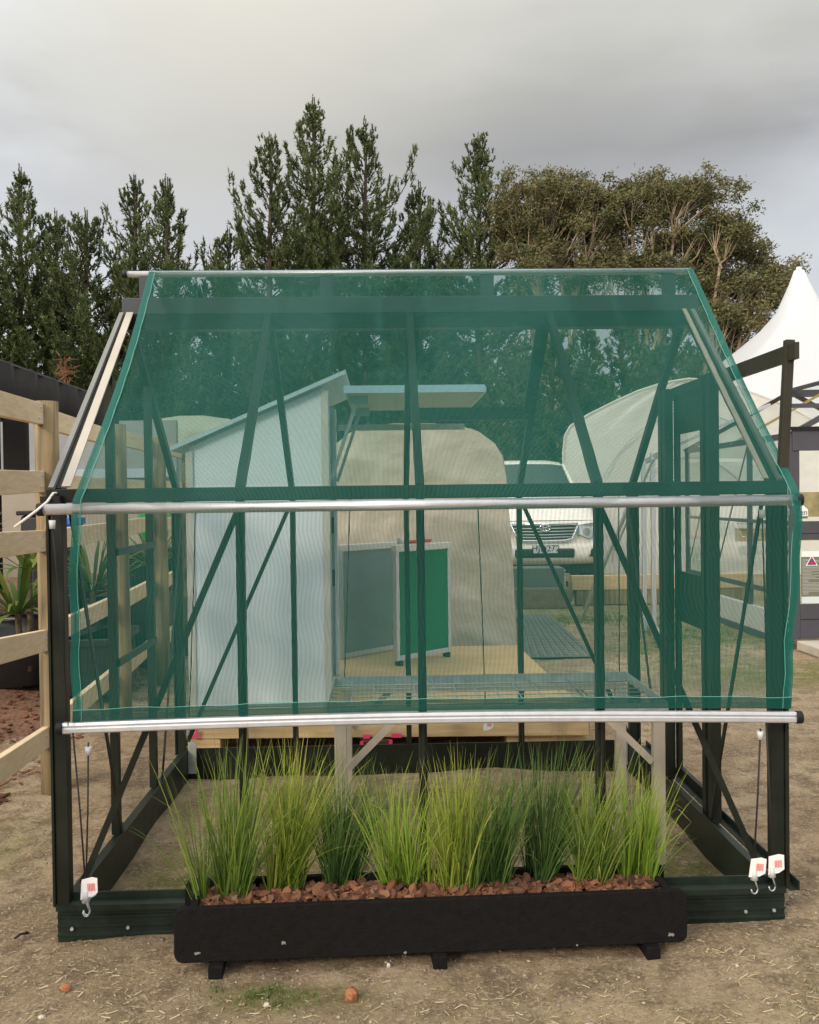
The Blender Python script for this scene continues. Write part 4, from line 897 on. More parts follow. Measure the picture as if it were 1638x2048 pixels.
# ------------------------------------------------------------------ polytunnel and marquee
def polytunnel():
    xl, y0, y1 = 3.45, 17.5, 21.5; xc = 5.75
    ph = [(-1, 0), (-1, 1.2), (-1, 2.3), (-.985, 2.62), (-.94, 2.80), (-.8, 3.0), (-.6, 3.22), (-.4, 3.42), (-.2, 3.56)]
    prof = [(xc+2.3*u, w) for u, w in ph]+[(xc, 3.62)]+[(xc-2.3*u, w) for u, w in reversed(ph)]
    b = MB(); n = len(prof); m = 16
    for j in range(m+1):
        y = y0+(y1-y0)*j/m
        b.v += [(u, y, w-.05*abs(math.sin(math.pi*j/4)) if w > .3 else w) for u, w in prof]
    for j in range(m):
        for i in range(n-1): b.f.append((j*n+i, (j+1)*n+i, (j+1)*n+i+1, j*n+i+1)); b.sm.append(True)
    b.build('cover', m_poly, bt)
    e = MB(); k = 22; half = n//2
    for i in range(half+1):
        a, c = prof[i], prof[n-1-i]
        e.v += [(a[0]+(c[0]-a[0])*q/k, y0+.05*math.sin(1.9*q+.6*a[1])*(.3+.7*math.sin(math.pi*q/k)), a[1]+(c[1]-a[1])*q/k) for q in range(k+1)]
    for i in range(half):
        for q in range(k): e.f.append((i*(k+1)+q, i*(k+1)+q+1, (i+1)*(k+1)+q+1, (i+1)*(k+1)+q)); e.sm.append(True)
    e.build('end_sheet', m_poly, bt)
    for y in (y0-.03, y0+2, y0+4, y1): MB().tube([(xc+(u-xc)*1.003, y, w+.01) for u, w in prof], .018, 8, False).build('hoop', m_poly, bt)
    for f in (.86, .62): MB().tube([(xc+2.3*f*math.cos(a), y0-.09, 3.5*f*math.sin(a)) for a in np.linspace(.25, math.pi-.1, 24)], .012, 6, False).build('hoop', m_galv, bt)
    base(bt, (xl, y0, 0)); bt.rotation_euler = (0, 0, R(-12))
polytunnel()
def marquee():
    t = thing('marquee', 'tall white peaked marquee tent behind the glasshouses', 'tent')
    cx, cy, zp = 12.35, 27, 8.05
    prof = [(.09, zp), (.14, zp-.03), (.26, zp-.4), (.55, zp-1.18), (.88, zp-1.65), (1.31, zp-2.12), (1.78, zp-2.53), (2.26, zp-2.92), (3.0, zp-3.42), (3.8, zp-3.88), (4.5, zp-4.28), (4.8, zp-4.45)]
    b = MB(); n = 4*8
    def ring(r, z, bl):
        pts = []
        for k in range(n):
            a = 2*math.pi*(k+.0)/n; c, s = math.cos(a), math.sin(a); sq = 1/max(abs(c), abs(s)); q = 1+(sq-1)*bl
            pts.append((cx+r*c*q, cy+r*s*q, z-.0*sq))
        return pts
    for i, (r, z) in enumerate(prof): b.v += ring(r, z, min(1, i/5))
    for i in range(len(prof)-1):
        for k in range(n): b.f.append((i*n+k, (i+1)*n+k, (i+1)*n+(k+1) % n, i*n+(k+1) % n)); b.sm.append(True)
    b.f.append(tuple(range(n))); b.sm.append(False)
    b.build('canopy', m_white, t)
    for s in (0, 1, 2, 3):
        a = R(90*s); m = Matrix.Translation((cx, cy, 0)) @ Matrix.Rotation(a, 4, 'Z')
        MB().box(-4.77, 4.77, -4.8, -4.77, 0, zp-4.47).xf(m).build('side_wall', m_white, t)
        MB().box(-4.82, 4.82, -4.825, -4.801, zp-4.8, zp-4.43).xf(m).build('valance', m_white, t)
    MB().tube([(cx, cy, zp-.05), (cx, cy, zp+.08)], [.10, .07], 12).build('finial', m_white, t)
    base(t, (cx, cy, 0))
marquee()

# ------------------------------------------------------------------ neighbouring display glasshouses
m_char = mat('charcoal_coat', (.060, .058, .072), .45, vary=.1)
def glasshouse():
    t = thing('charcoal_glasshouse', 'charcoal framed display glasshouse with posters on its door', 'glasshouse')
    xa, xb, y0, y1, ze, zr = 3.93, 6.7, 8.8, 11.9, 2.05, 2.80; xm = (xa+xb)/2
    MB().box(xa, xa+.09, y0, y0+.06, .08, ze).build('post', m_char, t, .004)
    for y in (9.85, 10.9, 11.88): MB().box(xa, xa+.05, y-.02, y+.02, .08, ze).build('post', m_char, t)
    for y in (10.9, 11.88): MB().bar((xa+.02, y-1.0, ze-.05), (xa+.02, y-.03, .55), .02, .008, (1, 0, 0)).build('brace', m_char, t)
    for z, w in ((ze, .06), (1.20, .035), (.50, .05)): MB().box(xa+.002, xa+.04, y0+.065, y1, z-w/2, z+w/2).build('side_rail', m_char, t)
    MB().box(xa-.01, xa+.06, y0+.07, y1, .06, .30).build('plinth', mat('pale_plinth', (.46, .47, .45), .6), t); MB().box(xa-.02, xa+.05, y0+.07, y1, -.01, .058).build('plinth_base', m_char, t)
    MB().add([(xa+.02, y0+.07, .32), (xa+.02, y1, .32), (xa+.02, y1, ze-.03), (xa+.02, y0+.07, ze-.03)], [(0, 1, 2, 3)]).build('side_pane', m_glass, t)
    for y, m in ((y0+.03, m_char), (10.3, mat('brass_edge', (.45, .34, .14), .4)), (y1, m_frame2)):
        wr = .026 if y == 10.3 else .05; MB().bar((xa, y, ze), (xm, y, zr), wr, wr).build('rafter', m, t); MB().bar((xm, y, zr), (xb, y, ze), wr, wr).build('rafter', m, t)
    MB().box(xm-.03, xm+1.4, y1-.03, y1+.03, zr-.06, zr+.03).build('roof_bar', m_char, t)
    MB().box(xm-.02, xm+.02, y0, y1-.04, zr+.0, zr+.045).build('ridge', m_char, t)
    MB().add([(xa, y0+.06, ze+.02), (xm, y0+.06, zr+.02), (xm, y1, zr+.02), (xa, y1, ze+.02)], [(0, 1, 2, 3)]).build('roof_pane', m_glass, t)
    for x in (xb-.05,): MB().box(x, x+.05, y0, y0+.06, .08, ze).box(x, x+.05, y1-.05, y1, .08, ze).build('post', m_char, t)
    # front face: header, mid rail, lower panel, panes, printed sheets
    MB().box(xa+.02, 5.4, y0-.012, y0+.02, 1.90, 2.11).build('header', m_char, t, .004); MB().box(xa-.03, 5.4, y0-.03, y0-.013, 2.095, 2.13).build('header_cap', m_cap, t)
    MB().box(xa+.0, 5.4, y0+.065, y0+.1, 2.32, 2.36).build('transom', m_char, t)
    MB().box(xa+.091, 5.4, y0+.0, y0+.03, 1.04, 1.22).build('mid_rail', m_char, t, .003); MB().box(xa+.091, 5.4, y0-.004, y0-.0005, 1.10, 1.104).build('groove', m_cap, t)
    MB().box(xa+.091, 5.4, y0+.0, y0+.03, .085, .42).build('lower_panel', m_char, t, .003); MB().box(xa+.091, 5.4, y0-.004, y0-.0005, .27, .275).build('groove', m_cap, t)
    MB().add([(xa+.09, y0+.04, .42), (5.4, y0+.04, .42), (5.4, y0+.04, 1.9), (xa+.09, y0+.04, 1.9)], [(0, 1, 2, 3)]).build('front_pane', m_glass, t)
    # info sheet with rows of small print, pale heading and footer, triangle flag mark
    ps = MB().box(xa+.105, 4.62, y0+.010, y0+.014, .425, .93).build('poster', mat('poster_olive', (.155, .16, .125), .5), t)
    MB().box(xa+.105, 4.62, y0+.006, y0+.0095, .875, .93).build('heading', m_paper, ps)
    MB().box(xa+.105, 4.62, y0+.006, y0+.0095, .425, .49).build('footer', mat('poster_pale', (.60, .66, .68), .5), ps)
    pr = MB(); rg = random.Random(3); z = .85
    for i in range(26):
        L_ = rg.choice([.09, .06, .13, .2, .3, .4]); pr.box(xa+.115, xa+.115+L_, y0+.007, y0+.0098, z, z+.005); z -= .0135
    pr.build('print', mat('print_pale', (.42, .44, .40), .5), ps)
    fl = MB().add([(4.075, y0+.003, .79), (4.195, y0+.003, .79), (4.135, y0+.003, .895)], [(0, 1, 2)]).build('flag_mark', m_paper, ps)
    MB().add([(4.090, y0+.001, .798), (4.180, y0+.001, .798), (4.135, y0+.001, .878)], [(0, 1, 2)]).build('blue_field', mat('flag_blue', (.03, .05, .28), .5), fl)
    MB().box(4.098, 4.172, y0-.002, y0+.0, .812, .824).box(4.129, 4.141, y0-.002, y0+.0, .8245, .865).box(4.129, 4.141, y0-.002, y0+.0, .798, .8115).build('red_cross', m_red, fl)
    # house shaped logo sign
    lg = MB().add([(3.925, y0+.034, 1.27), (4.115, y0+.034, 1.27), (4.115, y0+.034, 1.335), (4.055, y0+.034, 1.385), (3.985, y0+.034, 1.385), (3.925, y0+.034, 1.34)], [(0, 1, 2, 3, 4, 5)]).build('logo_sign', m_paper, t)
    text('garden', (4.108, y0+.030, 1.305), .078, mat('logo_grey', (.12, .13, .13), .6), lg, 'logo_letters', 1.0, 'RIGHT')
    MB().box(3.99, 4.11, y0+.028, y0+.032, 1.245, 1.266).build('logo_strap', mat('logo_green', (.10, .17, .10), .6), lg)
    MB().box(4.2, 5.2, y0+1.2, y0+1.25, 1.23, 1.50).build('reflection_panel', mat('ochre_reflection', (.42, .33, .17), .7, vary=.4, vscale=8), t)  # added panel, its ochre stands in for brownish tree reflections in the pane
    MB().box(4.02, 5.2, y0+1.6, y0+1.64, .95, 1.1).build('shelf', m_pinex, t)
    base(t, (5.3, 10.3, 0))
glasshouse()
sl = MB().extrude([(3.97, -.02), (3.97, .072), (7.5, .072), (7.5, -.02)], 8.30, 8.78, 'y').build('concrete_step', mat('pale_concrete', (.50, .45, .38), .85, vary=.12, vscale=6, bump=.3), None, .012); tag(sl, 'pale concrete step in front of the charcoal glasshouse', 'step')
def aluframe():
    t = thing('aluminium_frame', 'bare silver aluminium glasshouse frame standing on the worn grass', 'frame')
    P = [(2.672, 8.8), (2.80, 9.5), (2.86, 10.05)]
    for (x, y), zt in zip(P, (1.90, 1.93, 1.86)): MB().box(x-.022, x+.022, y-.02, y+.02, 0, zt).build('post', m_alu, t, .002)
    MB().bar((2.65, 8.7, .06), (3.35, 12.0, .06), .04, .12).build('base_rail', m_alu, t); MB().bar((2.66, 8.78, 1.88), (3.3, 11.8, 1.88), .035, .05).build('top_rail', m_alu, t)
    MB().bar((2.80, 9.5, 1.9), (4.2, 9.9, 2.45), .035, .03).build('rafter', m_alu, t)
    MB().bar((2.73, 9.9, 1.55), (2.42, 11.2, .0), .035, .02).build('pole', m_alu, t); MB().bar((2.80, 10.1, 1.55), (2.66, 12.2, .0), .035, .02).build('pole', m_alu, t)
    MB().bar((2.66, 9.0, 1.85), (2.50, 9.9, .9), .02, .02).build('brace', m_alu, t)
    base(t, (2.8, 9.6, 0))
aluframe()

# ------------------------------------------------------------------ trees
m_needle = island_mat('pine_needles', [(.030, .046, .018), (.076, .104, .038), (.140, .168, .062), (.21, .21, .09)], .7, .15, attr='tint')
m_gum = island_mat('gum_leaves', [(.050, .060, .026), (.118, .122, .050), (.19, .168, .075), (.30, .20, .11)], .65, .15, attr='tint')
m_trunk = mat('pine_bark', (.075, .052, .038), .9, vary=.4, vscale=5, bump=.8, bscale=12)
m_limb = mat('gum_limb', (.44, .34, .23), .75, vary=.35, vscale=2.5)
m_deadn = island_mat('dead_pine_twigs', [(.12, .05, .025), (.20, .09, .045), (.15, .08, .05)], .8)
def pxX(px, Y): return (px-765)/1850*Y
def pxZ(px, py, Y): return 1.5+(995-.0125*(px-765)-py)/1850*Y
def pine(px, py, Y, slope, rmax, label, seed, base_h=1.5, top_taper=.28, dens=1.0, lop=None):
    rg = np.random.default_rng(seed); x0, H = pxX(px, Y), pxZ(px, py, Y)
    t = thing('pine_tree', label, 'tree', 'pines behind the yard')
    MB().tube([(x0+.08*math.sin(i), Y, H*i/8) for i in range(9)], [.26*(1-i/8.3)+.015 for i in range(9)], 8).build('trunk', m_trunk, t)
    bases = []; dirs = []; lens = []; shade = []; ndl = []; bt_ = MB()
    h = base_h
    while h < H-.7:
        d = H-h; reach = min(rmax*1.3, slope*4.05*(.25*min(d, 1.5)+.34*min(3.2, max(0, d-1.5))+.62*max(0, d-4.7)))+.04; nb = int(rg.integers(4, 6)) if d > 4 else 4 if d > 1.5 else 3; off = rg.random()*6.28
        sh0 = rg.normal()*.05
        for k in range(nb):
            a = off+6.283*k/nb+rg.normal()*.3; hr = reach*rg.uniform(.45, 1.2)*(1.25 if rg.random() < .12 else 1)
            el0 = .75-.45*min(1, d/8)+rg.normal()*.13; ll = hr/math.cos(min(1.1, el0+.22)); zc = min(1, .62*d/(ll*.75)); sh1 = sh0+rg.normal()*.06
            hd = np.array([math.cos(a), math.sin(a), 0]); p = np.array([x0, Y, h-.12*hr]); n = max(3, int(ll/.27)); path = [p]
            for i in range(n):
                tt = (i+1)/n; el = el0-.12+tt**2.2*.85; p = p+(hd*math.cos(el)+np.array([0, 0, math.sin(el)*zc]))*ll/n; path.append(p)
            bt_.tube([tuple(q) for q in path], [.03*(1-i/(n+.6))*min(1, ll/2.)+.006 for i in range(n+1)], 4, False)
            sdv = np.array([-hd[1], hd[0], 0])
            for i in range(1, n+1):
                tt = i/n
                if tt < .2 and ll > 1.0 and rg.random() < .4: continue
                tg = path[i]-path[i-1]; tg = tg/np.linalg.norm(tg)
                for sgn in ((-1, 0, 1) if i < n else (-1, 0, 0, 1)):
                    if rg.random() > dens*(.92 if d > 5 else .74): continue
                    dv = tg*.75+sdv*sgn*rg.uniform(.35, .8)+np.array([0, 0, rg.uniform(.25, .7)]); dv /= np.linalg.norm(dv)
                    bases.append(path[i]+rg.normal(size=3)*.10); dirs.append(dv); lens.append(rg.uniform(.28, .52)*min(1, .30+d*.2)); shade.append(sh1); ndl.append(min(1, .42+.2*d))
            dv = tg*.6+np.array([0, 0, .8]); dv /= np.linalg.norm(dv); bases.append(path[-1]); dirs.append(dv); lens.append(.45*min(1, .3+d*.2)); shade.append(sh1+.06); ndl.append(min(1, .42+.2*d))
        h += rg.uniform(.36, .58) if d > 5 else rg.uniform(.40, .62) if d > 2 else rg.uniform(.26, .38)
    for i in range(12):
        bases.append(np.array([x0, Y, H-1.75+.145*i])); dirs.append(np.array([rg.normal()*.05, 0, 1.])); lens.append(.26); shade.append(0); ndl.append(.75-.04*i)
    B = np.array(bases); D = np.array(dirs); Ls = np.array(lens); Sh = np.array(shade); n = len(B); K = 18
    u = rg.uniform(.0, 1, (n, K, 1)); ax = B[:, None]+D[:, None]*Ls[:, None, None]*u
    nd = D[:, None]*.95+rg.normal(size=(n, K, 3))*.48; nd /= np.linalg.norm(nd, axis=2, keepdims=True)
    ln = rg.uniform(.13, .24, (n, K, 1))*np.array(ndl)[:, None, None]; sd = np.cross(nd, rg.normal(size=(n, K, 3))); sd /= np.linalg.norm(sd, axis=2, keepdims=True); w = .028
    V = np.stack([ax-sd*w, ax+sd*w, ax+nd*ln], axis=2).reshape(-1, 3)
    F = np.arange(len(V)).reshape(-1, 3)
    tint = np.clip(.38+Sh[:, None]+.32*(u[:, :, 0]-.5)+rg.normal(size=(n, K))*.10, 0, 1); T = np.repeat(tint.reshape(-1), 3)
    np_mesh('crown', V, F, m_needle, t, {'tint': T}); bt_.build('branches', m_trunk, t) if False else None
    if bt_.v: bt_.build('limb_work', m_trunk, t)
    base(t, (x0, Y, 0)); return t
PINES = [
 (60, 345, 38, .27, 2.3, 'pine with a thin wispy tip at the edge of the row above the black shelter', .2),
 (283, 358, 38, .25, 2.2, 'blunt topped pine whose crown nearly merges with a twin on its shed side', .3),
 (345, 362, 37, .25, 2.3, 'round shouldered twin pine with a bushy flat top', .55),
 (187, 428, 37, .36, 1.9, 'shorter ragged pine leaning into the gap beside the blunt topped one', .2),
 (550, 276, 38, .30, 2.5, 'pine with a long low branch reaching out over the sky gap', .35),
 (637, 202, 39, .235, 2.4, 'tallest pine with a narrow spire tip', .18),
 (738, 243, 38, .30, 2.6, 'second tallest pine with upswept side tips next to the spire', .2),
 (965, 272, 38, .29, 2.6, 'broad bushy topped pine nearest the gum trees', .4),
 (845, 366, 40, .30, 1.8, 'small pine in the dip between the two tall broad ones', .2),
 (466, 462, 40, .38, 1.6, 'lowest small pine filling the dip before the row rises', .2),
 (-20, 452, 37, .34, 2.0, 'pine cut by the picture edge beyond the wispy tipped one', .2),
 (128, 430, 40, .3, 1.5, 'slim pine tucked behind the wispy tipped one', .2),
]
pines = [pine(*p[:6], 40+i, top_taper=p[6]) for i, p in enumerate(PINES)]
for i, (px, h_, Y, src, s) in enumerate(((-60, 0, 45, 1, .62), (40, 0, 46, 5, .55), (150, 0, 45, 3, .68), (245, 0, 46, 6, .56), (330, 0, 44, 4, .58), (420, 0, 45, 2, .60), (520, 0, 47, 7, .58), (610, 0, 45, 0, .66), (700, 0, 47, 4, .60), (790, 0, 45, 6, .58), (880, 0, 46, 1, .62), (960, 0, 45, 3, .72), (1050, 0, 46, 2, .6), (1140, 0, 44, 4, .5), (1035, 0, 30, 9, .50), (1110, 0, 31, 3, .54), (1180, 0, 30, 2, .50), (1250, 0, 31, 8, .50), (1320, 0, 30, 3, .5), (1385, 0, 30, 5, .36), (1470, 0, 31, 9, .42))):
    c = copy_tree(pines[src]); c.scale = (s*1.35, s*1.35, s); c.location = (pxX(px, Y), Y, 0); c.rotation_euler = (0, 0, i*1.7); c['group'] = 'low pines of the second row'
    c['label'] = 'lower dark pine filling the row behind the tall pines'
# dead brown bough low in the pines
V = []; F = []
for _ in range(70):
    p = np.array([pxX(141, 33)+max(-.4, min(.4, rnd.gauss(0, .12))), 33+max(-.4, min(.4, rnd.gauss(0, .2))), pxZ(141, 742, 33)+max(-.8, min(.8, rnd.gauss(0, .25)))]); d = np.array([rnd.gauss(0, 1), rnd.gauss(0, .6), rnd.gauss(-.4, .8)]); d /= np.linalg.norm(d); s_ = np.cross(d, [0.1, 1, .2]); o = len(V)
    V += [tuple(p-s_*.03), tuple(p+s_*.03), tuple(p+d*.34)]; F.append((o, o+1, o+2))
q0 = (pxX(141, 33), 33, pxZ(141, 742, 33)); o = len(V); V += [(q0[0]-.03, 33, q0[2]-.7), (q0[0]+.03, 33, q0[2]-.7), (q0[0]+.02, 33, q0[2]+.7)]; F.append((o, o+1, o+2))
dbm = np_mesh('dead_bough', V, F, m_deadn); tag(dbm, 'rusty brown dead bough hanging in the pines above the black shelter', 'branch')

def gum(label, Y, trunk_px, clumps, seed, lean=.4, rootz=0.0, ncl=90):
    rg = np.random.default_rng(seed); t = thing('gum_tree', label, 'tree', 'gum trees beyond the marquee')
    x0 = pxX(trunk_px, Y); root = np.array([x0, Y, rootz]); V = []; T = []; lb = MB()
    # one trunk to a low fork, boughs to hub points, twigs from the hubs to leaf clumps
    fork0 = root+np.array([.15, 0, 4.2-rootz]); lb.tube([tuple(root), tuple(root*.5+fork0*.5+np.array([.1, 0, 0])), tuple(fork0)], [.30, .25, .21], 8, False)
    for (px, py, rx, rz, nn) in clumps:
        c = np.array([pxX(px, Y)+0, Y+rg.normal()*.7, pxZ(px, py, Y)])
        hub = fork0*.3+c*.7; hub[2] = max(4.6, c[2]-rz*1.4-.3)
        fork = fork0*.5+hub*.5+np.array([rg.normal()*.3, rg.normal()*.3, .25])
        lb.tube([tuple(fork0), tuple(fork), tuple(hub)], [.13, .085, .055], 6, False)
        for _ in range(int(nn*.5)+2):
            a = rg.uniform(0, 6.283); el = math.asin(rg.uniform(-.15, 1)); rr = rg.uniform(.85, 1.08)
            p = c+np.array([rx*math.cos(a)*math.cos(el)*rr, rx*.9*math.sin(a)*math.cos(el)*rr, rz*(math.sin(el)-.25)*rr*1.15])
            mid = hub*.5+p*.5+np.array([-.12, 0, -.22])+rg.normal(size=3)*.12
            lb.tube([tuple(hub), tuple(mid), tuple(p)], [.038, .024, .009], 4, False)
            subs = [p]
            for _ in range(3):
                e = p+rg.normal(size=3)*np.array([.42, .40, .20])+np.array([.12, 0, .08]); subs.append(e); lb.tube([tuple(mid), tuple(e)], [.014, .006], 3, False)
            tc_ = rg.normal()*.09
            for q0 in subs:
                m = int(rg.integers(80, 125)); q = q0+rg.normal(size=(m, 3))*np.array([.16, .16, .12]); d = rg.normal(size=(m, 3))*.65+np.array([lean+.25, 0, .12]); d /= np.linalg.norm(d, axis=1, keepdims=True)
                s_ = np.cross(d, rg.normal(size=(m, 3))); s_ /= np.linalg.norm(s_, axis=1, keepdims=True); L_ = rg.uniform(.09, .18, (m, 1)); w = .030
                V.append(np.stack([q, q+d*L_*.45+s_*w, q+d*L_, q+d*L_*.45-s_*w], axis=1).reshape(-1, 3)); tn = np.clip(.44+tc_+rg.normal()*.07+rg.normal(size=m)*.11, 0, 1); T.append(np.repeat(tn, 4))
    V = np.concatenate(V); np_mesh('crown', V, np.arange(len(V)).reshape(-1, 4), m_gum, t, {'tint': np.concatenate(T)})
    lb.build('trunk', m_limb, t); base(t, (x0, Y, rootz)); return t
gum('wide olive gum tree with a rounded dome beside the broad pine', 36, 1105, [(1085, 420, 1.4, 1.1, 26), (1150, 400, 1.3, .95, 24), (1205, 440, 1.1, 1.0, 22), (1125, 450, 1.5, 1.1, 26), (1180, 480, 1.3, 1.0, 20), (1050, 450, .8, .9, 14), (1060, 500, 1.0, 1.0, 18), (1150, 500, 1.5, 1.0, 22), (1090, 580, 1.6, 1.0, 20), (1190, 570, 1.3, 1.0, 18)], 70)
gum('gum tree with pale bare limbs fanning out from a forked trunk', 35, 1265, [(1275, 400, .9, .7, 14), (1325, 395, .9, .75, 16), (1380, 410, .95, .7, 16), (1300, 470, 1.3, .9, 20), (1390, 470, 1.2, .9, 20), (1440, 500, 1.0, .8, 16), (1250, 540, 1.3, .9, 16), (1340, 560, 1.4, .9, 18), (1430, 580, 1.2, .9, 16)], 71)
gum('low wind swept gum tree stepping down behind the white marquee', 34, 1400, [(1455, 470, .7, .6, 12), (1490, 515, .9, .75, 16), (1530, 560, .85, .7, 16), (1470, 590, 1.1, .9, 16), (1540, 610, .6, .5, 10), (1440, 660, 1.2, .9, 18), (1500, 660, .9, .8, 14), (1400, 720, 1.2, 1.0, 16), (1300, 660, 1.5, 1.1, 18), (1460, 730, .9, .7, 12)], 72)

# ------------------------------------------------------------------ small things on the ground
def pebble_mesh(c, r, seed, flat=.65):
    rg = random.Random(seed); b = MB(); n, m = 9, 6
    for j in range(m+1):
        ph = math.pi*j/m
        for i in range(n):
            th = 2*math.pi*i/n; k = rg.uniform(.82, 1.12)
            b.v.append((c[0]+r[0]*k*math.sin(ph)*math.cos(th), c[1]+r[1]*k*math.sin(ph)*math.sin(th), c[2]+r[2]*k*math.cos(ph)))
    for j in range(m):
        for i in range(n): b.f.append((j*n+i, (j+1)*n+i, (j+1)*n+(i+1) % n, j*n+(i+1) % n)); b.sm.append(False)
    return b
m_chip1 = mat('orange_bark_chunk', (.30, .12, .055), .85, vary=.35, vscale=50, bump=.6); m_stone = mat('pale_stone', (.52, .48, .40), .8, vary=.15, vscale=60); m_gst = mat('grey_stone', (.36, .35, .33), .8, vary=.2, vscale=60)
def gpt(px, py):
    d = Fw+Rv*((px-819)/1850)-Uv*((py-1024)/1850); k = -1.49/d.z; return (d.x*k, d.y*k)
for px, py, rr, mm_, nm, lb_, cat in ((703, 1985, (.024, .026, .024), m_chip1, 'bark_chunk', 'large orange bark chunk lying alone on the dirt in front of the trough', 'bark chunk'), (133, 1978, (.018, .016, .013), m_chip1, 'bark_chunk', 'small orange bark chunk on the dirt near the picture corner', 'bark chunk'),
        (533, 2006, (.010, .009, .008), m_stone, 'white_pebble', 'white pebble near the small green tufts under the trough', 'pebble'), (777, 1924, (.007, .007, .008), m_stone, 'white_pebble', 'white pebble close under the trough edge', 'pebble'), (1180, 2031, (.022, .018, .012), m_gst, 'grey_stone', 'flat grey stone among straw at the bottom of the picture', 'stone'), (1127, 2042, (.012, .010, .010), m_stone, 'white_pebble', 'pale pebble beside the flat grey stone', 'pebble'),
        (83, 1972+58, (.010, .008, .007), m_stone, 'white_pebble', 'pale pebble below the small orange chunk', 'pebble'), (1492, 1780, (.018, .014, .012), m_gst, 'grey_stone', 'pale stone beside the end of the greenhouse base', 'stone')):
    x, y = gpt(px, py); tag(pebble_mesh((x, y, gz(x, y)+rr[2]*.6), rr, px).build(nm, mm_), lb_, cat)
x, y = gpt(45, 1868)
tag(MB().tube([(x-.02, y-.02, .004), (x-.005, y-.005, .012), (x+.012, y, .012), (x+.014, y+.015, .006), (x+.004, y+.022, .006)], .0045, 6).build('cable_scrap', m_cap), 'bent scrap of black cable lying on the dirt beside the greenhouse base', 'scrap')
def scatter(n, region, fn): 
    for _ in range(n): fn(*region())
def straw():
    V = []; F = []; T = []
    def one(x, y, L_):
        z = gz(x, y)+.003; a = U(0, 6.283); c = rnd.gauss(0, .3); w = U(.0006, .0016); o = len(V); tn = rnd.random()
        px, py = x, y; n = 4; kk = rnd.choice((0, 0, 0, 1)); tw = U(-.7, .7); lf = U(0, .35)
        for k in range(n):
            s = (math.cos(a+1.57)*w, math.sin(a+1.57)*w); zz = gz(px, py)+.002+lf*L_*k/n*.5
            V.append((px-s[0], py-s[1], zz)); V.append((px+s[0], py+s[1], zz+.001)); T.extend([tn, tn]); px += math.cos(a)*L_/n; py += math.sin(a)*L_/n
            if kk and k == 1: a += tw
        for k in range(n-1): F.append((o+2*k, o+2*k+1, o+2*k+3, o+2*k+2))
    for _ in range(15000):
        x, y = U(-1.9, 2.6), 1.75+abs(rnd.gauss(0, .75))
        if math.sin(5.1*x+2*y)+math.sin(3.3*y-7.7*x+1)+.8*math.sin(13*x+11*y) < U(-2.2, .9): continue
        if -.6 < x < .2 and rnd.random() < .45: continue
        if y > 2.85 and abs(x-.15) < .85 and y < 3.25: continue
        one(x, y, U(.010, .045))
    for _ in range(420):           # tangled tufts of dead turf
        cx, cy = (U(-1.7, 2.4) if rnd.random() < .5 else U(.2, 2.2)), 1.8+abs(rnd.gauss(0, .6))
        if math.sin(4*cx+3*cy)+math.sin(9*cx-5*cy+2) < U(-1.6, .8): continue
        if cy > 2.8 and -.75 < cx < 1.05: continue
        for _ in range(int(U(5, 14))): one(cx+rnd.gauss(0, .022), cy+rnd.gauss(0, .022), U(.018, .065))
    for _ in range(1500): one(U(-2, 2.6), U(3.2, 6), U(.015, .05))
    o = np_mesh('straw_litter', V, F, island_mat('dry_straw', [(.24, .18, .10), (.38, .30, .17), (.56, .47, .30), (.30, .23, .14), (.44, .36, .22)], .8, attr='tint'), None, {'tint': T})
    o['kind'] = 'stuff'; tag(o, 'dry straw and dead turf strands scattered over the dirt', 'straw')
straw()
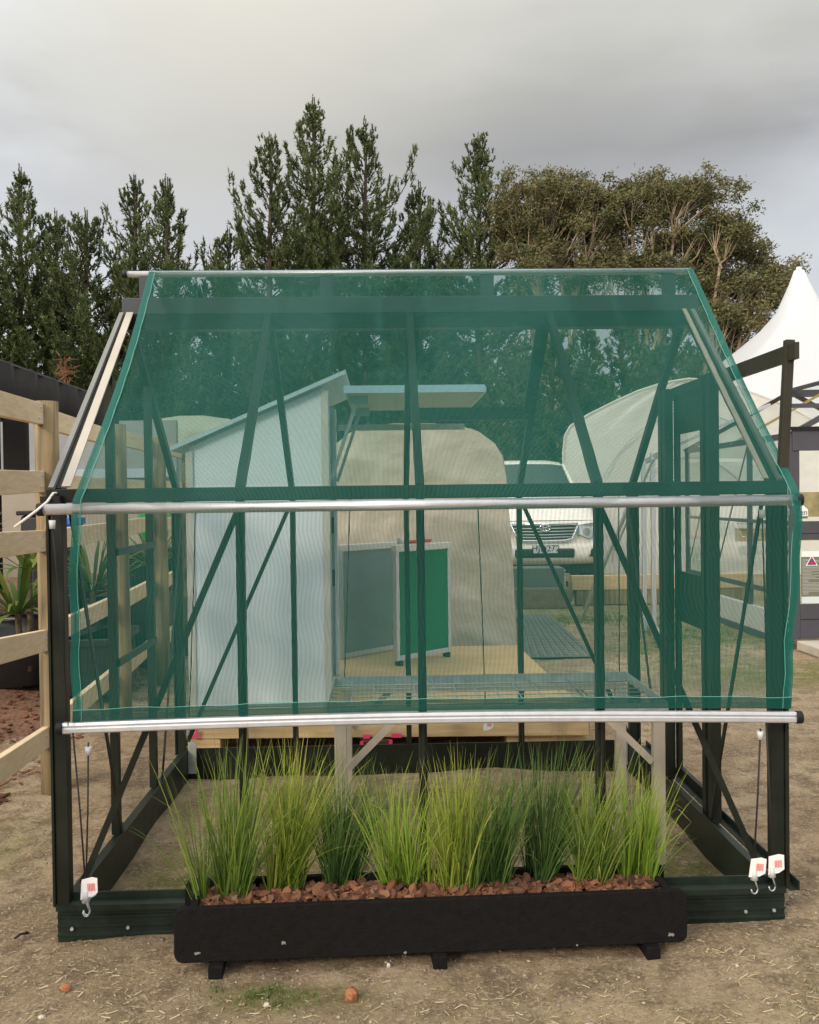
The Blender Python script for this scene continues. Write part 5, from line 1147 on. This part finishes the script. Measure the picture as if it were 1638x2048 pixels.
def gravel():
    V = []; F = []
    ico = [(0, 0, 1), (.9, 0, .3), (.28, .85, .3), (-.72, .53, .3), (-.72, -.53, .3), (.28, -.85, .3), (0, 0, -.6)]
    fi = [(0, 1, 2), (0, 2, 3), (0, 3, 4), (0, 4, 5), (0, 5, 1), (6, 2, 1), (6, 3, 2), (6, 4, 3), (6, 5, 4), (6, 1, 5)]
    for _ in range(8000):
        x, y = U(-2.3, 2.9), 1.75+abs(rnd.gauss(0, 1.3)); r = .0016+abs(rnd.gauss(0, .0028))*(2.0 if rnd.random() < .03 else 1); a = U(0, 6.28); c, s = math.cos(a), math.sin(a); o = len(V); z = gz(x, y)
        for p in ico:
            k = r*U(.75, 1.25); V.append((x+(p[0]*c-p[1]*s)*k, y+(p[0]*s+p[1]*c)*k, z+p[2]*k*.75))
        F += [tuple(o+i for i in f) for f in fi]
    o = np_mesh('gravel', V, F, island_mat('mixed_grit', [(.20, .17, .14), (.36, .29, .21), (.27, .19, .12), (.30, .22, .14), (.52, .46, .37), (.24, .17, .10), (.30, .28, .26), (.20, .135, .085)], .85)); o['kind'] = 'stuff'; tag(o, 'small grit and pebbles pressed into the bare dirt', 'gravel')
gravel()
def turf():
    V = []; F = []; T = []
    def tuft(x, y, n, hh):
        for _ in range(n):
            a = U(0, 6.283); d = Vector((math.cos(a), math.sin(a), 0)); p = Vector((x+rnd.gauss(0, .02), y+rnd.gauss(0, .02), gz(x, y)-.003)); L_ = hh*U(.5, 1.1); o = len(V); sd = Vector((-d.y, d.x, 0)); tn = rnd.random()
            for k in range(4):
                t = k/3; w = .0016*(1-t*.8); V.append(tuple(p-sd*w)); V.append(tuple(p+sd*w)); T.extend([tn*.7+.3*t]*2); p = p+(d*(.25+.8*t)+Vector((0, 0, 1-.6*t))).normalized()*L_/3
            for k in range(3): F.append((o+2*k, o+2*k+1, o+2*k+3, o+2*k+2))
    for cx, cy, rx, ry, n, hh in ((-.36, 2.80, .10, .05, 34, .030), (-.30, 2.74, .07, .05, 16, .022), (-.52, 2.84, .03, .03, 8, .025), (-2.15, 4.0, .45, .35, 260, .03), (-1.95, 3.35, .3, .2, 60, .02), (-.62, 3.75, .3, .3, 90, .02), (.2, 4.5, .8, .35, 260, .025), (1.75, 2.8, .3, .25, 60, .02), (1.3, 2.6, .25, .2, 40, .018), (1.2, 3.6, .3, .3, 50, .02), (2.4, 11.1, 1.3, .5, 500, .06), (3.2, 9.6, .8, .8, 420, .05), (2.6, 8.4, .5, .5, 160, .04)):
        for _ in range(n): tuft(cx+rnd.gauss(0, rx*.5), cy+rnd.gauss(0, ry*.5), int(U(4, 9)), hh)
    o = np_mesh('grass', V, F, island_mat('turf_blades', [(.05, .10, .02), (.11, .18, .04), (.20, .22, .07)], .6, .25, attr='tint'), None, {'tint': T}); o['kind'] = 'stuff'; tag(o, 'sparse short green turf growing in patches of the dirt', 'grass')
turf()
